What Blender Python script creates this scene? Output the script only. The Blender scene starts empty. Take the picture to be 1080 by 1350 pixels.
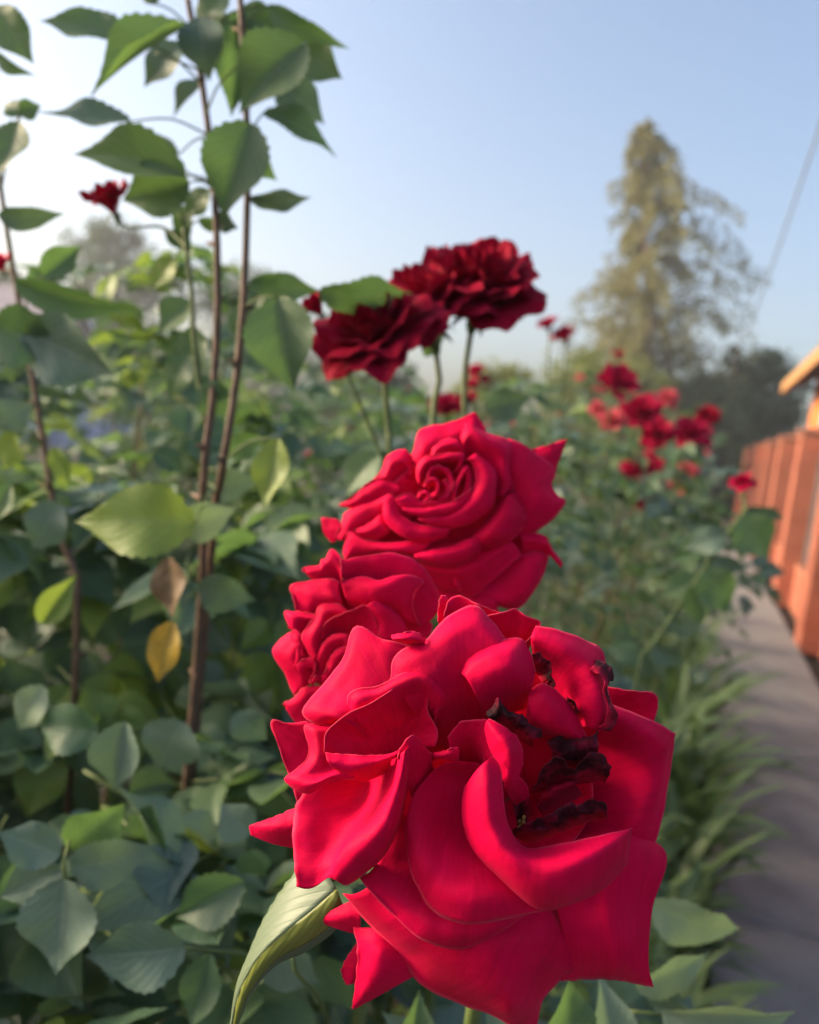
import bpy, math, random
import numpy as np
from mathutils import Vector, Matrix, noise

# ------------------------------------------------------------------ camera, sky, sun, exposure
scene = bpy.context.scene
COL = scene.collection
R = math.radians
FPX = 1080.0                                  # focal length in photograph pixels (1080 x 1350)
CAMH = 1.45
ROLL, PITCH, PSI = R(7.0), R(5.8), R(19.0)
CAM = Vector((0, 0, CAMH))
fwd = Vector((0, math.cos(PITCH), -math.sin(PITCH)))
r0 = Vector((1, 0, 0)); u0 = Vector((0, math.sin(PITCH), math.cos(PITCH)))
rgt = r0 * math.cos(ROLL) + u0 * math.sin(ROLL)
upv = -r0 * math.sin(ROLL) + u0 * math.cos(ROLL)
cd = bpy.data.cameras.new('camera')
cam = bpy.data.objects.new('camera', cd); COL.objects.link(cam)
M = Matrix((rgt, upv, -fwd)).transposed().to_4x4(); M.translation = CAM
cam.matrix_world = M
cd.sensor_fit = 'VERTICAL'; cd.sensor_height = 24.0; cd.lens = 24.0 * FPX / 1350.0
cd.clip_start = 0.01; cd.clip_end = 3000
cd.dof.use_dof = True; cd.dof.focus_distance = 0.242
cd.dof.aperture_fstop = cd.lens / 3.0         # about 3 mm of opening, as a phone has
cd.dof.aperture_blades = 0
scene.camera = cam

SUN_EL, SUN_AZ = R(22), R(-84)                # azimuth from +Y, negative = to the left
world = bpy.data.worlds.new('World'); scene.world = world; world.use_nodes = True
wn = world.node_tree
sky = wn.nodes.new('ShaderNodeTexSky'); sky.sky_type = 'NISHITA'; sky.sun_disc = False
sky.sun_elevation = SUN_EL; sky.sun_rotation = SUN_AZ
sky.air_density = 1.0; sky.dust_density = 5.0; sky.ozone_density = 1.8; sky.altitude = 50
bg = wn.nodes['Background']; bg.inputs['Strength'].default_value = 0.112
wn.links.new(sky.outputs[0], bg.inputs['Color'])
sd = bpy.data.lights.new('sun', 'SUN'); sd.energy = 2.5; sd.angle = R(18); sd.color = (1.0, 0.78, 0.52)
sun = bpy.data.objects.new('sun', sd); COL.objects.link(sun)
sdir = Vector((math.sin(SUN_AZ) * math.cos(SUN_EL), math.cos(SUN_AZ) * math.cos(SUN_EL), math.sin(SUN_EL)))
sun.rotation_euler = sdir.to_track_quat('Z', 'Y').to_euler(); sun.location = (-20, 20, 20)
scene.view_settings.view_transform = 'Standard'; scene.view_settings.look = 'None'
scene.view_settings.exposure = 1.56; scene.view_settings.gamma = 1.0
scene.render.engine = 'CYCLES'
scene.cycles.use_denoising = True
scene.cycles.max_bounces = 7; scene.cycles.transparent_max_bounces = 6
scene.cycles.diffuse_bounces = 4; scene.cycles.glossy_bounces = 2; scene.cycles.transmission_bounces = 4
scene.cycles.caustics_reflective = False; scene.cycles.caustics_refractive = False

rng = random.Random(11)
nrng = np.random.default_rng(5)

def px(X, Y, d):
    """world point seen at photograph pixel X,Y at depth d (metres along the axis)"""
    return CAM + fwd * d + rgt * ((X - 540) / FPX * d) + upv * ((675 - Y) / FPX * d)
def proj(p):
    v = p - CAM; d = v.dot(fwd)
    if d <= 1e-4: return (-9999, -9999, d)
    return (540 + FPX * v.dot(rgt) / d, 675 - FPX * v.dot(upv) / d, d)
ES = Vector((math.sin(PSI), math.cos(PSI), 0)); ET = Vector((math.cos(PSI), -math.sin(PSI), 0))
def P(s, t, z=0.0): return ES * s + ET * t + Vector((0, 0, z))
def st(p): return p.dot(ES), p.dot(ET)

# ------------------------------------------------------------------ object helpers
WM = {}
def mesh_from(name, v, f, mats, smooth=True, uv=None, midx=None):
    me = bpy.data.meshes.new(name)
    me.from_pydata([tuple(map(float, a)) for a in v], [], [tuple(map(int, a)) for a in f])
    for m in (mats if isinstance(mats, (list, tuple)) else [mats]): me.materials.append(m)
    if smooth: me.polygons.foreach_set('use_smooth', [True] * len(me.polygons))
    if midx is not None: me.polygons.foreach_set('material_index', midx)
    if uv is not None:
        l = me.uv_layers.new(name='UVMap')
        idx = np.empty(len(me.loops), dtype=np.int32); me.loops.foreach_get('vertex_index', idx)
        l.data.foreach_set('uv', np.asarray(uv, dtype=np.float32)[idx].ravel())
    me.update()
    return me
def add(name, data, parent=None, W=None, solid=0):
    o = bpy.data.objects.new(name, data); COL.objects.link(o)
    W = W or Matrix.Identity(4)
    WM[o.name] = W
    if parent is not None:
        o.parent = parent; o.matrix_basis = WM[parent.name].inverted() @ W
    else:
        o.matrix_basis = W
    if solid:
        m = o.modifiers.new('Solidify', 'SOLIDIFY'); m.thickness = solid; m.offset = 0
    return o
def tag(o, label, cat, group=None):
    o['label'] = label; o['category'] = cat
    if group: o['group'] = group
    return o
def thing(name, label, cat, loc, group=None):
    return tag(add(name, None, None, Matrix.Translation(loc)), label, cat, group)

def tube(pts, rad, n=8, thorns=0):
    pts = [Vector(p) for p in pts]; m = len(pts)
    rad = rad if hasattr(rad, '__len__') else [rad] * m
    V, F = [], []
    ref = Vector((0.3, 0.8, 0.2)).normalized()
    for i, p in enumerate(pts):
        t = (pts[min(i + 1, m - 1)] - pts[max(i - 1, 0)]).normalized()
        a = t.cross(ref)
        a = a.normalized() if a.length > 1e-5 else t.orthogonal().normalized()
        b = t.cross(a)
        for k in range(n):
            an = 2 * math.pi * k / n
            V.append(p + (a * math.cos(an) + b * math.sin(an)) * rad[i])
    for i in range(m - 1):
        for k in range(n):
            k2 = (k + 1) % n
            F.append((i * n + k, i * n + k2, (i + 1) * n + k2, (i + 1) * n + k))
    F.append(tuple(range(n))[::-1]); F.append(tuple(range((m - 1) * n, m * n)))
    for _ in range(thorns):
        i = rng.randrange(1, m - 1); t = (pts[i + 1] - pts[i - 1]).normalized()
        q = t.orthogonal().normalized(); q.rotate(Matrix.Rotation(rng.random() * 6.28, 3, t))
        c = pts[i]; r = rad[i]; o = len(V); s = t.cross(q)
        h = r * 2.6
        V += [c + q * r * .7 + t * r * 1.1, c + q * r * .7 - t * r * 1.1, c + q * r * .7 + s * r * .5, c + q * r * .7 - s * r * .5, c + q * (r + h) - t * h * .35]
        F += [(o, o + 2, o + 4), (o + 2, o + 1, o + 4), (o + 1, o + 3, o + 4), (o + 3, o, o + 4)]
    return V, F
def crom(pts, n):
    """Catmull-Rom curve through pts, n+1 samples, near chord length"""
    p = np.asarray(pts, dtype=float)
    if len(p) == 2:
        t = np.linspace(0, 1, n + 1)[:, None]; return p[0] * (1 - t) + p[1] * t
    d = np.r_[0, np.cumsum(np.sqrt(np.maximum(np.linalg.norm(np.diff(p, axis=0), axis=1), 1e-9)) ** 1.4)]
    q = np.vstack([2 * p[0] - p[1], p, 2 * p[-1] - p[-2]])
    tt = np.linspace(0, d[-1], n + 1); out = []
    for t in tt:
        i = min(max(np.searchsorted(d, t, side='right') - 1, 0), len(p) - 2)
        x = (t - d[i]) / (d[i + 1] - d[i])
        a, b, c, e = q[i], q[i + 1], q[i + 2], q[i + 3]
        out.append(0.5 * ((2 * b) + (c - a) * x + (2 * a - 5 * b + 4 * c - e) * x * x + (-a + 3 * b - 3 * c + e) * x ** 3))
    return np.array(out)
def vcrom(pts, n): return [Vector(a) for a in crom([tuple(p) for p in pts], n)]
def grid_faces(nu, nv):
    return [(j * (nu + 1) + i, j * (nu + 1) + i + 1, (j + 1) * (nu + 1) + i + 1, (j + 1) * (nu + 1) + i) for j in range(nv) for i in range(nu)]
def box(V, F, c, ax, ay, az):
    o = len(V); c = Vector(c)
    for sz in (-1, 1):
        for sy in (-1, 1):
            for sx in (-1, 1): V.append(c + ax * sx + ay * sy + az * sz)
    F += [tuple(o + k for k in q) for q in ((0, 2, 3, 1), (4, 5, 7, 6), (0, 1, 5, 4), (2, 6, 7, 3), (0, 4, 6, 2), (1, 3, 7, 5))]

# ------------------------------------------------------------------ materials
def newmat(name):
    m = bpy.data.materials.new(name); m.use_nodes = True
    nt = m.node_tree; nt.nodes.clear()
    out = nt.nodes.new('ShaderNodeOutputMaterial')
    def N(t, **kw):
        n = nt.nodes.new(t)
        for k, v in kw.items():
            if k in n.inputs: n.inputs[k].default_value = v
            else: setattr(n, k, v)
        return n
    return m, nt, out, N, nt.links.new
def ramp(N, stops):
    r = N('ShaderNodeValToRGB'); e = r.color_ramp.elements
    while len(e) < len(stops): e.new(0.5)
    for i, (p, c) in enumerate(stops): e[i].position = p; e[i].color = (*c, 1)
    return r

def petal_mat(name, col, deep, rim, transl=0.25, sheen=0.25):
    m, nt, out, N, L = newmat(name)
    tc = N('ShaderNodeTexCoord')
    n1 = N('ShaderNodeTexNoise'); n1.inputs['Scale'].default_value = 42; n1.inputs['Detail'].default_value = 4
    L(tc.outputs['Object'], n1.inputs['Vector'])
    rp = ramp(N, [(0.36, deep), (0.60, col)])
    vmix = N('ShaderNodeMath', operation='MULTIPLY_ADD'); vmix.inputs[1].default_value = 0.30
    L(vmix.outputs[0], rp.inputs[0])
    uv = N('ShaderNodeUVMap'); sx = N('ShaderNodeSeparateXYZ'); L(uv.outputs[0], sx.inputs[0])
    # fine veins run from the base of the petal to its rim
    cmb = N('ShaderNodeCombineXYZ')
    mu = N('ShaderNodeMath', operation='MULTIPLY'); mu.inputs[1].default_value = 34; L(sx.outputs[0], mu.inputs[0])
    mv = N('ShaderNodeMath', operation='MULTIPLY'); mv.inputs[1].default_value = 2.2; L(sx.outputs[1], mv.inputs[0])
    L(mu.outputs[0], cmb.inputs[0]); L(mv.outputs[0], cmb.inputs[1])
    n2 = N('ShaderNodeTexNoise'); n2.inputs['Scale'].default_value = 1.0; n2.inputs['Detail'].default_value = 3
    L(cmb.outputs[0], n2.inputs['Vector'])
    L(n2.outputs[0], vmix.inputs[0]); hal = N('ShaderNodeMath', operation='MULTIPLY'); hal.inputs[1].default_value = 0.70; L(n1.outputs[0], hal.inputs[0]); L(hal.outputs[0], vmix.inputs[2])
    # the paler, thinner rim (v close to 0)
    rr = ramp(N, [(0.0, (1, 1, 1)), (0.022, (0, 0, 0))]); L(sx.outputs[1], rr.inputs[0])
    mr = N('ShaderNodeMath', operation='MULTIPLY'); mr.inputs[1].default_value = 0.4; L(rr.outputs[0], mr.inputs[0])
    mx = N('ShaderNodeMixRGB'); L(mr.outputs[0], mx.inputs[0]); L(rp.outputs[0], mx.inputs[1]); mx.inputs[2].default_value = (*rim, 1)
    fine = N('ShaderNodeTexNoise'); fine.inputs['Scale'].default_value = 900; L(tc.outputs['Object'], fine.inputs['Vector'])
    ad = N('ShaderNodeMath', operation='ADD'); L(n2.outputs[0], ad.inputs[0]); L(fine.outputs[0], ad.inputs[1])
    bp = N('ShaderNodeBump'); bp.inputs['Strength'].default_value = 0.10; bp.inputs['Distance'].default_value = 0.0012
    L(ad.outputs[0], bp.inputs['Height'])
    b = N('ShaderNodeBsdfPrincipled'); b.inputs['Roughness'].default_value = 0.6; b.inputs['Specular IOR Level'].default_value = 0.06
    b.inputs['Sheen Weight'].default_value = sheen; b.inputs['Sheen Roughness'].default_value = 0.35
    b.inputs['Sheen Tint'].default_value = (1.0, 0.16, 0.34, 1)
    t = N('ShaderNodeBsdfTranslucent'); mix = N('ShaderNodeMixShader'); mix.inputs[0].default_value = transl
    L(mx.outputs[0], b.inputs['Base Color']); L(mx.outputs[0], t.inputs['Color'])
    L(bp.outputs[0], b.inputs['Normal']); L(bp.outputs[0], t.inputs['Normal'])
    L(b.outputs[0], mix.inputs[1]); L(t.outputs[0], mix.inputs[2]); L(mix.outputs[0], out.inputs[0])
    return m
M_RED = petal_mat('petal_crimson', (0.70, 0.001, 0.056), (0.50, 0.001, 0.034), (0.80, 0.10, 0.18), 0.08, 0.11)
M_DARK = petal_mat('petal_red_darkened', (0.34, 0.002, 0.026), (0.19, 0.001, 0.014), (0.30, 0.015, 0.04), 0.10, 0.08)  # backlit shade of the sky blooms put into the red; also a shrivelled petal
M_CERISE = petal_mat('petal_cerise', (0.44, 0.002, 0.048), (0.28, 0.001, 0.030), (0.6, 0.05, 0.15), 0.2, 0.1)
M_PINK = petal_mat('petal_dusty_pink', (0.62, 0.10, 0.13), (0.52, 0.07, 0.10), (0.7, 0.3, 0.3), 0.3, 0.1)

def wither_mat():
    m, nt, out, N, L = newmat('petal_withered')
    tc = N('ShaderNodeTexCoord'); n1 = N('ShaderNodeTexNoise'); n1.inputs['Scale'].default_value = 160; n1.inputs['Detail'].default_value = 5
    L(tc.outputs['Object'], n1.inputs['Vector'])
    rp = ramp(N, [(0.36, (0.020, 0.003, 0.006)), (0.50, (0.060, 0.005, 0.013)), (0.66, (0.22, 0.006, 0.028))]); L(n1.outputs[0], rp.inputs[0])
    b = N('ShaderNodeBsdfPrincipled'); b.inputs['Roughness'].default_value = 0.7; b.inputs['Specular IOR Level'].default_value = 0.15
    bp = N('ShaderNodeBump'); bp.inputs['Strength'].default_value = 0.5; bp.inputs['Distance'].default_value = 0.002; L(n1.outputs[0], bp.inputs['Height'])
    uv = N('ShaderNodeUVMap'); sx = N('ShaderNodeSeparateXYZ'); L(uv.outputs[0], sx.inputs[0])
    jn = N('ShaderNodeMath', operation='MULTIPLY_ADD'); jn.inputs[1].default_value = 0.7; jn.inputs[2].default_value = -0.35; L(n1.outputs[0], jn.inputs[0])
    vv = N('ShaderNodeMath', operation='ADD'); L(sx.outputs[1], vv.inputs[0]); L(jn.outputs[0], vv.inputs[1])
    gr = ramp(N, [(0.35, (0, 0, 0)), (0.85, (1, 1, 1))]); L(vv.outputs[0], gr.inputs[0])
    mx = N('ShaderNodeMixRGB'); L(gr.outputs[0], mx.inputs[0]); L(rp.outputs[0], mx.inputs[1]); mx.inputs[2].default_value = (0.40, 0.002, 0.03, 1)
    L(mx.outputs[0], b.inputs['Base Color']); L(bp.outputs[0], b.inputs['Normal']); L(b.outputs[0], out.inputs[0])
    return m
M_WITHER = wither_mat()
def plain(name, stops, scale=30, rough=0.7, bump=0.2, dist=0.002, spec=0.3, detail=5, coord='Object'):
    m, nt, out, N, L = newmat(name)
    tc = N('ShaderNodeTexCoord'); n1 = N('ShaderNodeTexNoise'); n1.inputs['Scale'].default_value = scale; n1.inputs['Detail'].default_value = detail
    L(tc.outputs[coord], n1.inputs['Vector'])
    rp = ramp(N, stops); L(n1.outputs[0], rp.inputs[0])
    b = N('ShaderNodeBsdfPrincipled'); b.inputs['Roughness'].default_value = rough; b.inputs['Specular IOR Level'].default_value = spec
    bp = N('ShaderNodeBump'); bp.inputs['Strength'].default_value = bump; bp.inputs['Distance'].default_value = dist
    L(n1.outputs[0], bp.inputs['Height']); L(rp.outputs[0], b.inputs['Base Color']); L(bp.outputs[0], b.inputs['Normal'])
    L(b.outputs[0], out.inputs[0])
    return m
M_STAMEN = plain('stamen_ochre', [(0.3, (0.25, 0.12, 0.03)), (0.7, (0.5, 0.3, 0.08))], 300)

def leaf_mat(name, c1, c2, under, tr, transl=0.38, rough=0.46, blotch=None, veins=True):
    m, nt, out, N, L = newmat(name)
    oi = N('ShaderNodeObjectInfo'); tc = N('ShaderNodeTexCoord')
    n1 = N('ShaderNodeTexNoise'); n1.inputs['Scale'].default_value = 26; n1.inputs['Detail'].default_value = 4
    L(tc.outputs['Object'], n1.inputs['Vector'])
    sub = N('ShaderNodeMath', operation='MULTIPLY_ADD'); sub.inputs[1].default_value = 0.62; L(oi.outputs['Random'], sub.inputs[0])
    m2 = N('ShaderNodeMath', operation='MULTIPLY_ADD'); m2.inputs[1].default_value = 0.5; m2.inputs[2].default_value = -0.06; L(n1.outputs[0], m2.inputs[0])
    L(m2.outputs[0], sub.inputs[2])
    rp = ramp(N, [(0.12, c1), (0.85, c2)]); L(sub.outputs[0], rp.inputs[0])
    col = rp.outputs[0]; hgt = None
    if veins:
        uv = N('ShaderNodeUVMap'); sx = N('ShaderNodeSeparateXYZ'); L(uv.outputs[0], sx.inputs[0])
        ab = N('ShaderNodeMath', operation='ABSOLUTE'); L(sx.outputs[0], ab.inputs[0])
        mid = ramp(N, [(0.0, (1, 1, 1)), (0.045, (0, 0, 0))]); L(ab.outputs[0], mid.inputs[0])
        # side veins sweep forward from the midrib
        a1 = N('ShaderNodeMath', operation='MULTIPLY_ADD'); a1.inputs[1].default_value = -0.42; L(ab.outputs[0], a1.inputs[0]); L(sx.outputs[1], a1.inputs[2])
        a2 = N('ShaderNodeMath', operation='MULTIPLY'); a2.inputs[1].default_value = 8.5; L(a1.outputs[0], a2.inputs[0])
        a3 = N('ShaderNodeMath', operation='PINGPONG'); a3.inputs[1].default_value = 0.5; L(a2.outputs[0], a3.inputs[0])
        side = ramp(N, [(0.0, (0.6, 0.6, 0.6)), (0.09, (0, 0, 0))]); L(a3.outputs[0], side.inputs[0])
        mxv = N('ShaderNodeMath', operation='MAXIMUM'); L(mid.outputs[0], mxv.inputs[0]); L(side.outputs[0], mxv.inputs[1])
        vs = N('ShaderNodeMath', operation='MULTIPLY'); vs.inputs[1].default_value = 0.6; L(mxv.outputs[0], vs.inputs[0])
        mv = N('ShaderNodeMixRGB'); L(vs.outputs[0], mv.inputs[0]); L(col, mv.inputs[1]); mv.inputs[2].default_value = (*under, 1)
        col = mv.outputs[0]
        bl = N('ShaderNodeMath', operation='MULTIPLY_ADD'); bl.inputs[1].default_value = -0.9; L(mxv.outputs[0], bl.inputs[0]); L(a3.outputs[0], bl.inputs[2])
        hgt = bl.outputs[0]
    if blotch:
        n3 = N('ShaderNodeTexNoise'); n3.inputs['Scale'].default_value = 55; n3.inputs['Detail'].default_value = 3; L(tc.outputs['Object'], n3.inputs['Vector'])
        rb = ramp(N, [(0.5, (0, 0, 0)), (0.62, (1, 1, 1))]); L(n3.outputs[0], rb.inputs[0])
        mb = N('ShaderNodeMixRGB'); L(rb.outputs[0], mb.inputs[0]); L(col, mb.inputs[1]); mb.inputs[2].default_value = (*blotch, 1)
        col = mb.outputs[0]
    geo = N('ShaderNodeNewGeometry')
    mu = N('ShaderNodeMixRGB'); L(geo.outputs['Backfacing'], mu.inputs[0]); L(col, mu.inputs[1])
    mu2 = N('ShaderNodeMixRGB'); mu2.inputs[0].default_value = 0.55; L(col, mu2.inputs[1]); mu2.inputs[2].default_value = (*under, 1)
    L(mu2.outputs[0], mu.inputs[2])
    b = N('ShaderNodeBsdfPrincipled'); b.inputs['Roughness'].default_value = rough; b.inputs['Specular IOR Level'].default_value = 0.45
    L(mu.outputs[0], b.inputs['Base Color'])
    if hgt is not None:
        bp = N('ShaderNodeBump'); bp.inputs['Strength'].default_value = 0.22; bp.inputs['Distance'].default_value = 0.0008
        L(hgt, bp.inputs['Height']); L(bp.outputs[0], b.inputs['Normal'])
    t = N('ShaderNodeBsdfTranslucent')
    mt = N('ShaderNodeMixRGB'); mt.inputs[0].default_value = 0.7; L(col, mt.inputs[1]); mt.inputs[2].default_value = (*tr, 1)
    L(mt.outputs[0], t.inputs['Color'])
    mix = N('ShaderNodeMixShader'); mix.inputs[0].default_value = transl
    L(b.outputs[0], mix.inputs[1]); L(t.outputs[0], mix.inputs[2]); L(mix.outputs[0], out.inputs[0])
    return m
M_LEAF = leaf_mat('rose_leaf', (0.058, 0.120, 0.076), (0.120, 0.190, 0.088), (0.24, 0.30, 0.19), (0.16, 0.30, 0.04))
M_LEAFY = leaf_mat('rose_leaf_light', (0.10, 0.19, 0.035), (0.20, 0.27, 0.05), (0.26, 0.32, 0.14), (0.30, 0.42, 0.05), 0.36)
M_LEAFB = leaf_mat('rose_leaf_bluish', (0.080, 0.140, 0.108), (0.140, 0.200, 0.150), (0.26, 0.32, 0.24), (0.14, 0.25, 0.06), 0.22)
M_PALE = leaf_mat('rose_leaf_pale', (0.19, 0.26, 0.18), (0.25, 0.32, 0.22), (0.32, 0.40, 0.27), (0.25, 0.38, 0.08), 0.28)
M_LGREY = leaf_mat('rose_leaf_greyish', (0.12, 0.17, 0.10), (0.15, 0.20, 0.12), (0.26, 0.33, 0.20), (0.22, 0.34, 0.06), 0.25)
M_OLIVE = leaf_mat('rose_leaf_olive_under', (0.17, 0.20, 0.03), (0.22, 0.25, 0.05), (0.36, 0.40, 0.14), (0.30, 0.38, 0.05), 0.3)
M_SICK = leaf_mat('rose_leaf_yellowed', (0.42, 0.27, 0.03), (0.50, 0.36, 0.05), (0.42, 0.32, 0.1), (0.45, 0.28, 0.03), 0.3, 0.5, (0.10, 0.045, 0.02))
M_BROWN = leaf_mat('rose_leaf_withered', (0.09, 0.055, 0.03), (0.16, 0.10, 0.05), (0.18, 0.12, 0.08), (0.15, 0.08, 0.02), 0.15, 0.6)
M_BLADE = leaf_mat('strap_leaf', (0.05, 0.10, 0.042), (0.10, 0.17, 0.06), (0.14, 0.20, 0.09), (0.18, 0.30, 0.05), 0.3, 0.4, None, False)
M_BIRCH = leaf_mat('birch_leaf', (0.12, 0.160, 0.062), (0.22, 0.210, 0.080), (0.22, 0.23, 0.14), (0.36, 0.31, 0.08), 0.38, 0.5, None, False)
M_SHRUB = leaf_mat('shrub_leaf', (0.050, 0.085, 0.038), (0.085, 0.125, 0.048), (0.1, 0.14, 0.08), (0.12, 0.2, 0.04), 0.25, 0.5, None, False)
M_GOLD = leaf_mat('golden_shrub_leaf', (0.13, 0.17, 0.03), (0.22, 0.24, 0.05), (0.2, 0.24, 0.1), (0.3, 0.36, 0.05), 0.32, 0.5, None, False)
M_CANE = plain('cane_brown', [(0.3, (0.07, 0.045, 0.03)), (0.7, (0.16, 0.09, 0.06))], 90, 0.6, 0.5, 0.003)
M_GSTEM = plain('stem_green', [(0.3, (0.06, 0.09, 0.025)), (0.7, (0.12, 0.16, 0.05))], 60, 0.5, 0.2)
M_BARK = plain('birch_bark', [(0.35, (0.10, 0.07, 0.05)), (0.5, (0.45, 0.33, 0.24)), (0.8, (0.62, 0.52, 0.42))], 9, 0.7, 0.3, 0.01)
M_BARK2 = plain('bark_brown', [(0.3, (0.06, 0.045, 0.03)), (0.7, (0.13, 0.10, 0.07))], 12, 0.8, 0.4, 0.02)

# ------------------------------------------------------------------ setting: ground, path
M_SOIL = plain('garden_soil', [(0.3, (0.03, 0.024, 0.017)), (0.55, (0.06, 0.048, 0.032)), (0.8, (0.05, 0.07, 0.025))], 6, 0.9, 0.6, 0.03)
def setting(name, v, f, mat, W=None):
    o = add(name, mesh_from(name, v, f, mat, False), None, W); o['kind'] = 'structure'; return o
S = 1500
nG = 40
gv, gf = [], []
gx = [math.copysign(abs(k / 20) ** 4 * S, k) for k in range(-20, 21)]
for y in gx:
    for x in gx:
        z = 0.03 * noise.noise(Vector((x * .9, y * .9, 0))) - 0.03 if abs(x) < 60 and abs(y) < 60 else -0.03
        gv.append((x, y, z))
setting('ground', gv, grid_faces(40, 40), M_SOIL)
M_CONC = plain('path_concrete', [(0.25, (0.17, 0.165, 0.16)), (0.5, (0.235, 0.23, 0.222)), (0.78, (0.29, 0.28, 0.265))], 5.5, 0.85, 0.35, 0.004, 0.25, 9)
T0, T1 = 0.24, 0.985
pv, pf = [], []
box(pv, pf, P(11, (T0 + T1) / 2, 0.0), ES * 15, ET * ((T1 - T0) / 2 - 0.004), Vector((0, 0, 0.02)))
path = setting('path', pv, pf, M_SOIL)
sv, sf = [], []
hs, ht, hz = 0.745, (T1 - T0) / 2, 0.03
prof = [(-hs, -hz), (-hs, hz - .006), (-hs + .008, hz), (hs - .008, hz), (hs, hz - .006), (hs, -hz)]
for yy in (-ht, ht):
    for a, b in prof: sv.append((a, yy, b))
for k in range(5): sf.append((k, k + 1, k + 7, k + 6))
sf += [(5, 4, 3, 2, 1, 0), (6, 7, 8, 9, 10, 11)]
slab_me = mesh_from('slab', sv, sf, M_CONC, False)
for k in range(16):
    w = Matrix.Translation(P(-1.0 + k * 1.505, (T0 + T1) / 2, 0.004 + rng.uniform(-.003, .003))) @ Matrix.Rotation(math.pi / 2 - PSI, 4, 'Z') @ Matrix.Rotation(rng.uniform(-.004, .004), 4, 'Y')
    add('slab', slab_me, path, w)

# ------------------------------------------------------------------ brick fence beside the path
def brick_mat(name, c1, c2, scale=1.0):
    m, nt, out, N, L = newmat(name)
    tc = N('ShaderNodeTexCoord'); n1 = N('ShaderNodeTexNoise'); n1.inputs['Scale'].default_value = 4; n1.inputs['Detail'].default_value = 6
    L(tc.outputs['Object'], n1.inputs['Vector'])
    rp = ramp(N, [(0.3, c1), (0.7, c2)]); L(n1.outputs[0], rp.inputs[0])
    b = N('ShaderNodeBsdfPrincipled'); b.inputs['Roughness'].default_value = 0.8; b.inputs['Specular IOR Level'].default_value = 0.2
    n2 = N('ShaderNodeTexNoise'); n2.inputs['Scale'].default_value = 60; L(tc.outputs['Object'], n2.inputs['Vector'])
    bp = N('ShaderNodeBump'); bp.inputs['Strength'].default_value = 0.3; bp.inputs['Distance'].default_value = 0.006; L(n2.outputs[0], bp.inputs['Height'])
    L(rp.outputs[0], b.inputs['Base Color']); L(bp.outputs[0], b.inputs['Normal']); L(b.outputs[0], out.inputs[0])
    return m
M_BRICK = brick_mat('fence_brick', (0.33, 0.100, 0.062), (0.42, 0.145, 0.090))
M_MORT = plain('mortar', [(0.3, (0.30, 0.13, 0.08)), (0.7, (0.38, 0.18, 0.11))], 20, 0.9)
M_CAP = plain('fence_cap', [(0.3, (0.30, 0.12, 0.075)), (0.7, (0.42, 0.17, 0.10))], 12, 0.7, 0.2)
M_STEEL = plain('fence_sheet', [(0.3, (0.05, 0.048, 0.052)), (0.7, (0.085, 0.08, 0.08))], 3, 0.5, 0.1, 0.002, 0.4)
fence = thing('brick_fence', 'orange brick fence with square columns and dark metal infill along the concrete path', 'fence', P(12, 1.12))
FT = 1.175; CW = 0.19; HF = 1.93
Z = Vector((0, 0, 1))
def brick_stack(w_s, w_t, h, course=0.075, joint=0.010, per=2):
    """courses of bricks around a mortar core; joints recessed"""
    V, F, I = [], [], []
    box(V, F, (0, 0, h / 2), Vector((w_s - .008, 0, 0)), Vector((0, w_t - .008, 0)), Vector((0, 0, h / 2 - .001))); I += [1] * 6
    z = 0.0; k = 0
    while z + course <= h + 1e-6:
        n = per if k % 2 == 0 else per + (1 if per > 2 else -1)
        n = max(n, 1)
        L_ = 2 * w_s / n
        for i in range(n):
            c = -w_s + L_ * (i + .5)
            j = rng.uniform(-.0015, .0015)
            box(V, F, (c, j, z + course / 2), Vector((L_ / 2 - joint / 2 * (n > 1), 0, 0)), Vector((0, w_t + j, 0)), Vector((0, 0, course / 2 - joint / 2))); I += [0] * 6
        z += course; k += 1
    return V, F, I
ZR = Matrix.Rotation(math.pi / 2 - PSI, 4, 'Z')
V, F, I = brick_stack(CW, CW, HF)
col_me = mesh_from('column', V, F, [M_BRICK, M_MORT], False, None, I)
q_ = CW + .03
V = [(-q_, -q_, 0), (q_, -q_, 0), (q_, q_, 0), (-q_, q_, 0), (-q_, -q_, .03), (q_, -q_, .03), (q_, q_, .03), (-q_, q_, .03), (0, 0, .085)]
F = [(3, 2, 1, 0), (0, 1, 5, 4), (1, 2, 6, 5), (2, 3, 7, 6), (3, 0, 4, 7), (4, 5, 8), (5, 6, 8), (6, 7, 8), (7, 4, 8)]
cap_me = mesh_from('cap', V, F, M_CAP, False)
SP = 2.46; S0 = 2.68
V, F, I = brick_stack((SP - 2 * CW) / 2 - .002, 0.075, 0.45, per=8)
wall_me = mesh_from('base_wall', V, F, [M_BRICK, M_MORT], False, None, I)
V, F = [], []
box(V, F, (0, 0, 0), Vector(((SP - 2 * CW) / 2, 0, 0)), Vector((0, .085, 0)), Vector((0, 0, .022)))
cop_me = mesh_from('coping', V, F, M_CAP, False)
V, F = [], []
nb = 24; hw = (SP - 2 * CW) / 2 - .003
for i in range(nb + 1):
    x = -hw + 2 * hw * i / nb; y = 0.012 if (i // 2) % 2 else -0.012
    V += [(x, y, 0), (x, y, 1.22)]
    if i: F.append((2 * i - 2, 2 * i, 2 * i + 1, 2 * i - 1))
sheet_me = mesh_from('metal_panel', V, F, M_STEEL, False)
V, F = [], []
for zz in (0.12, 1.10): box(V, F, (0, -.045, zz), Vector((hw, 0, 0)), Vector((0, .02, 0)), Vector((0, 0, .02)))
rail_me = mesh_from('rail', V, F, M_STEEL, False)
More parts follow.
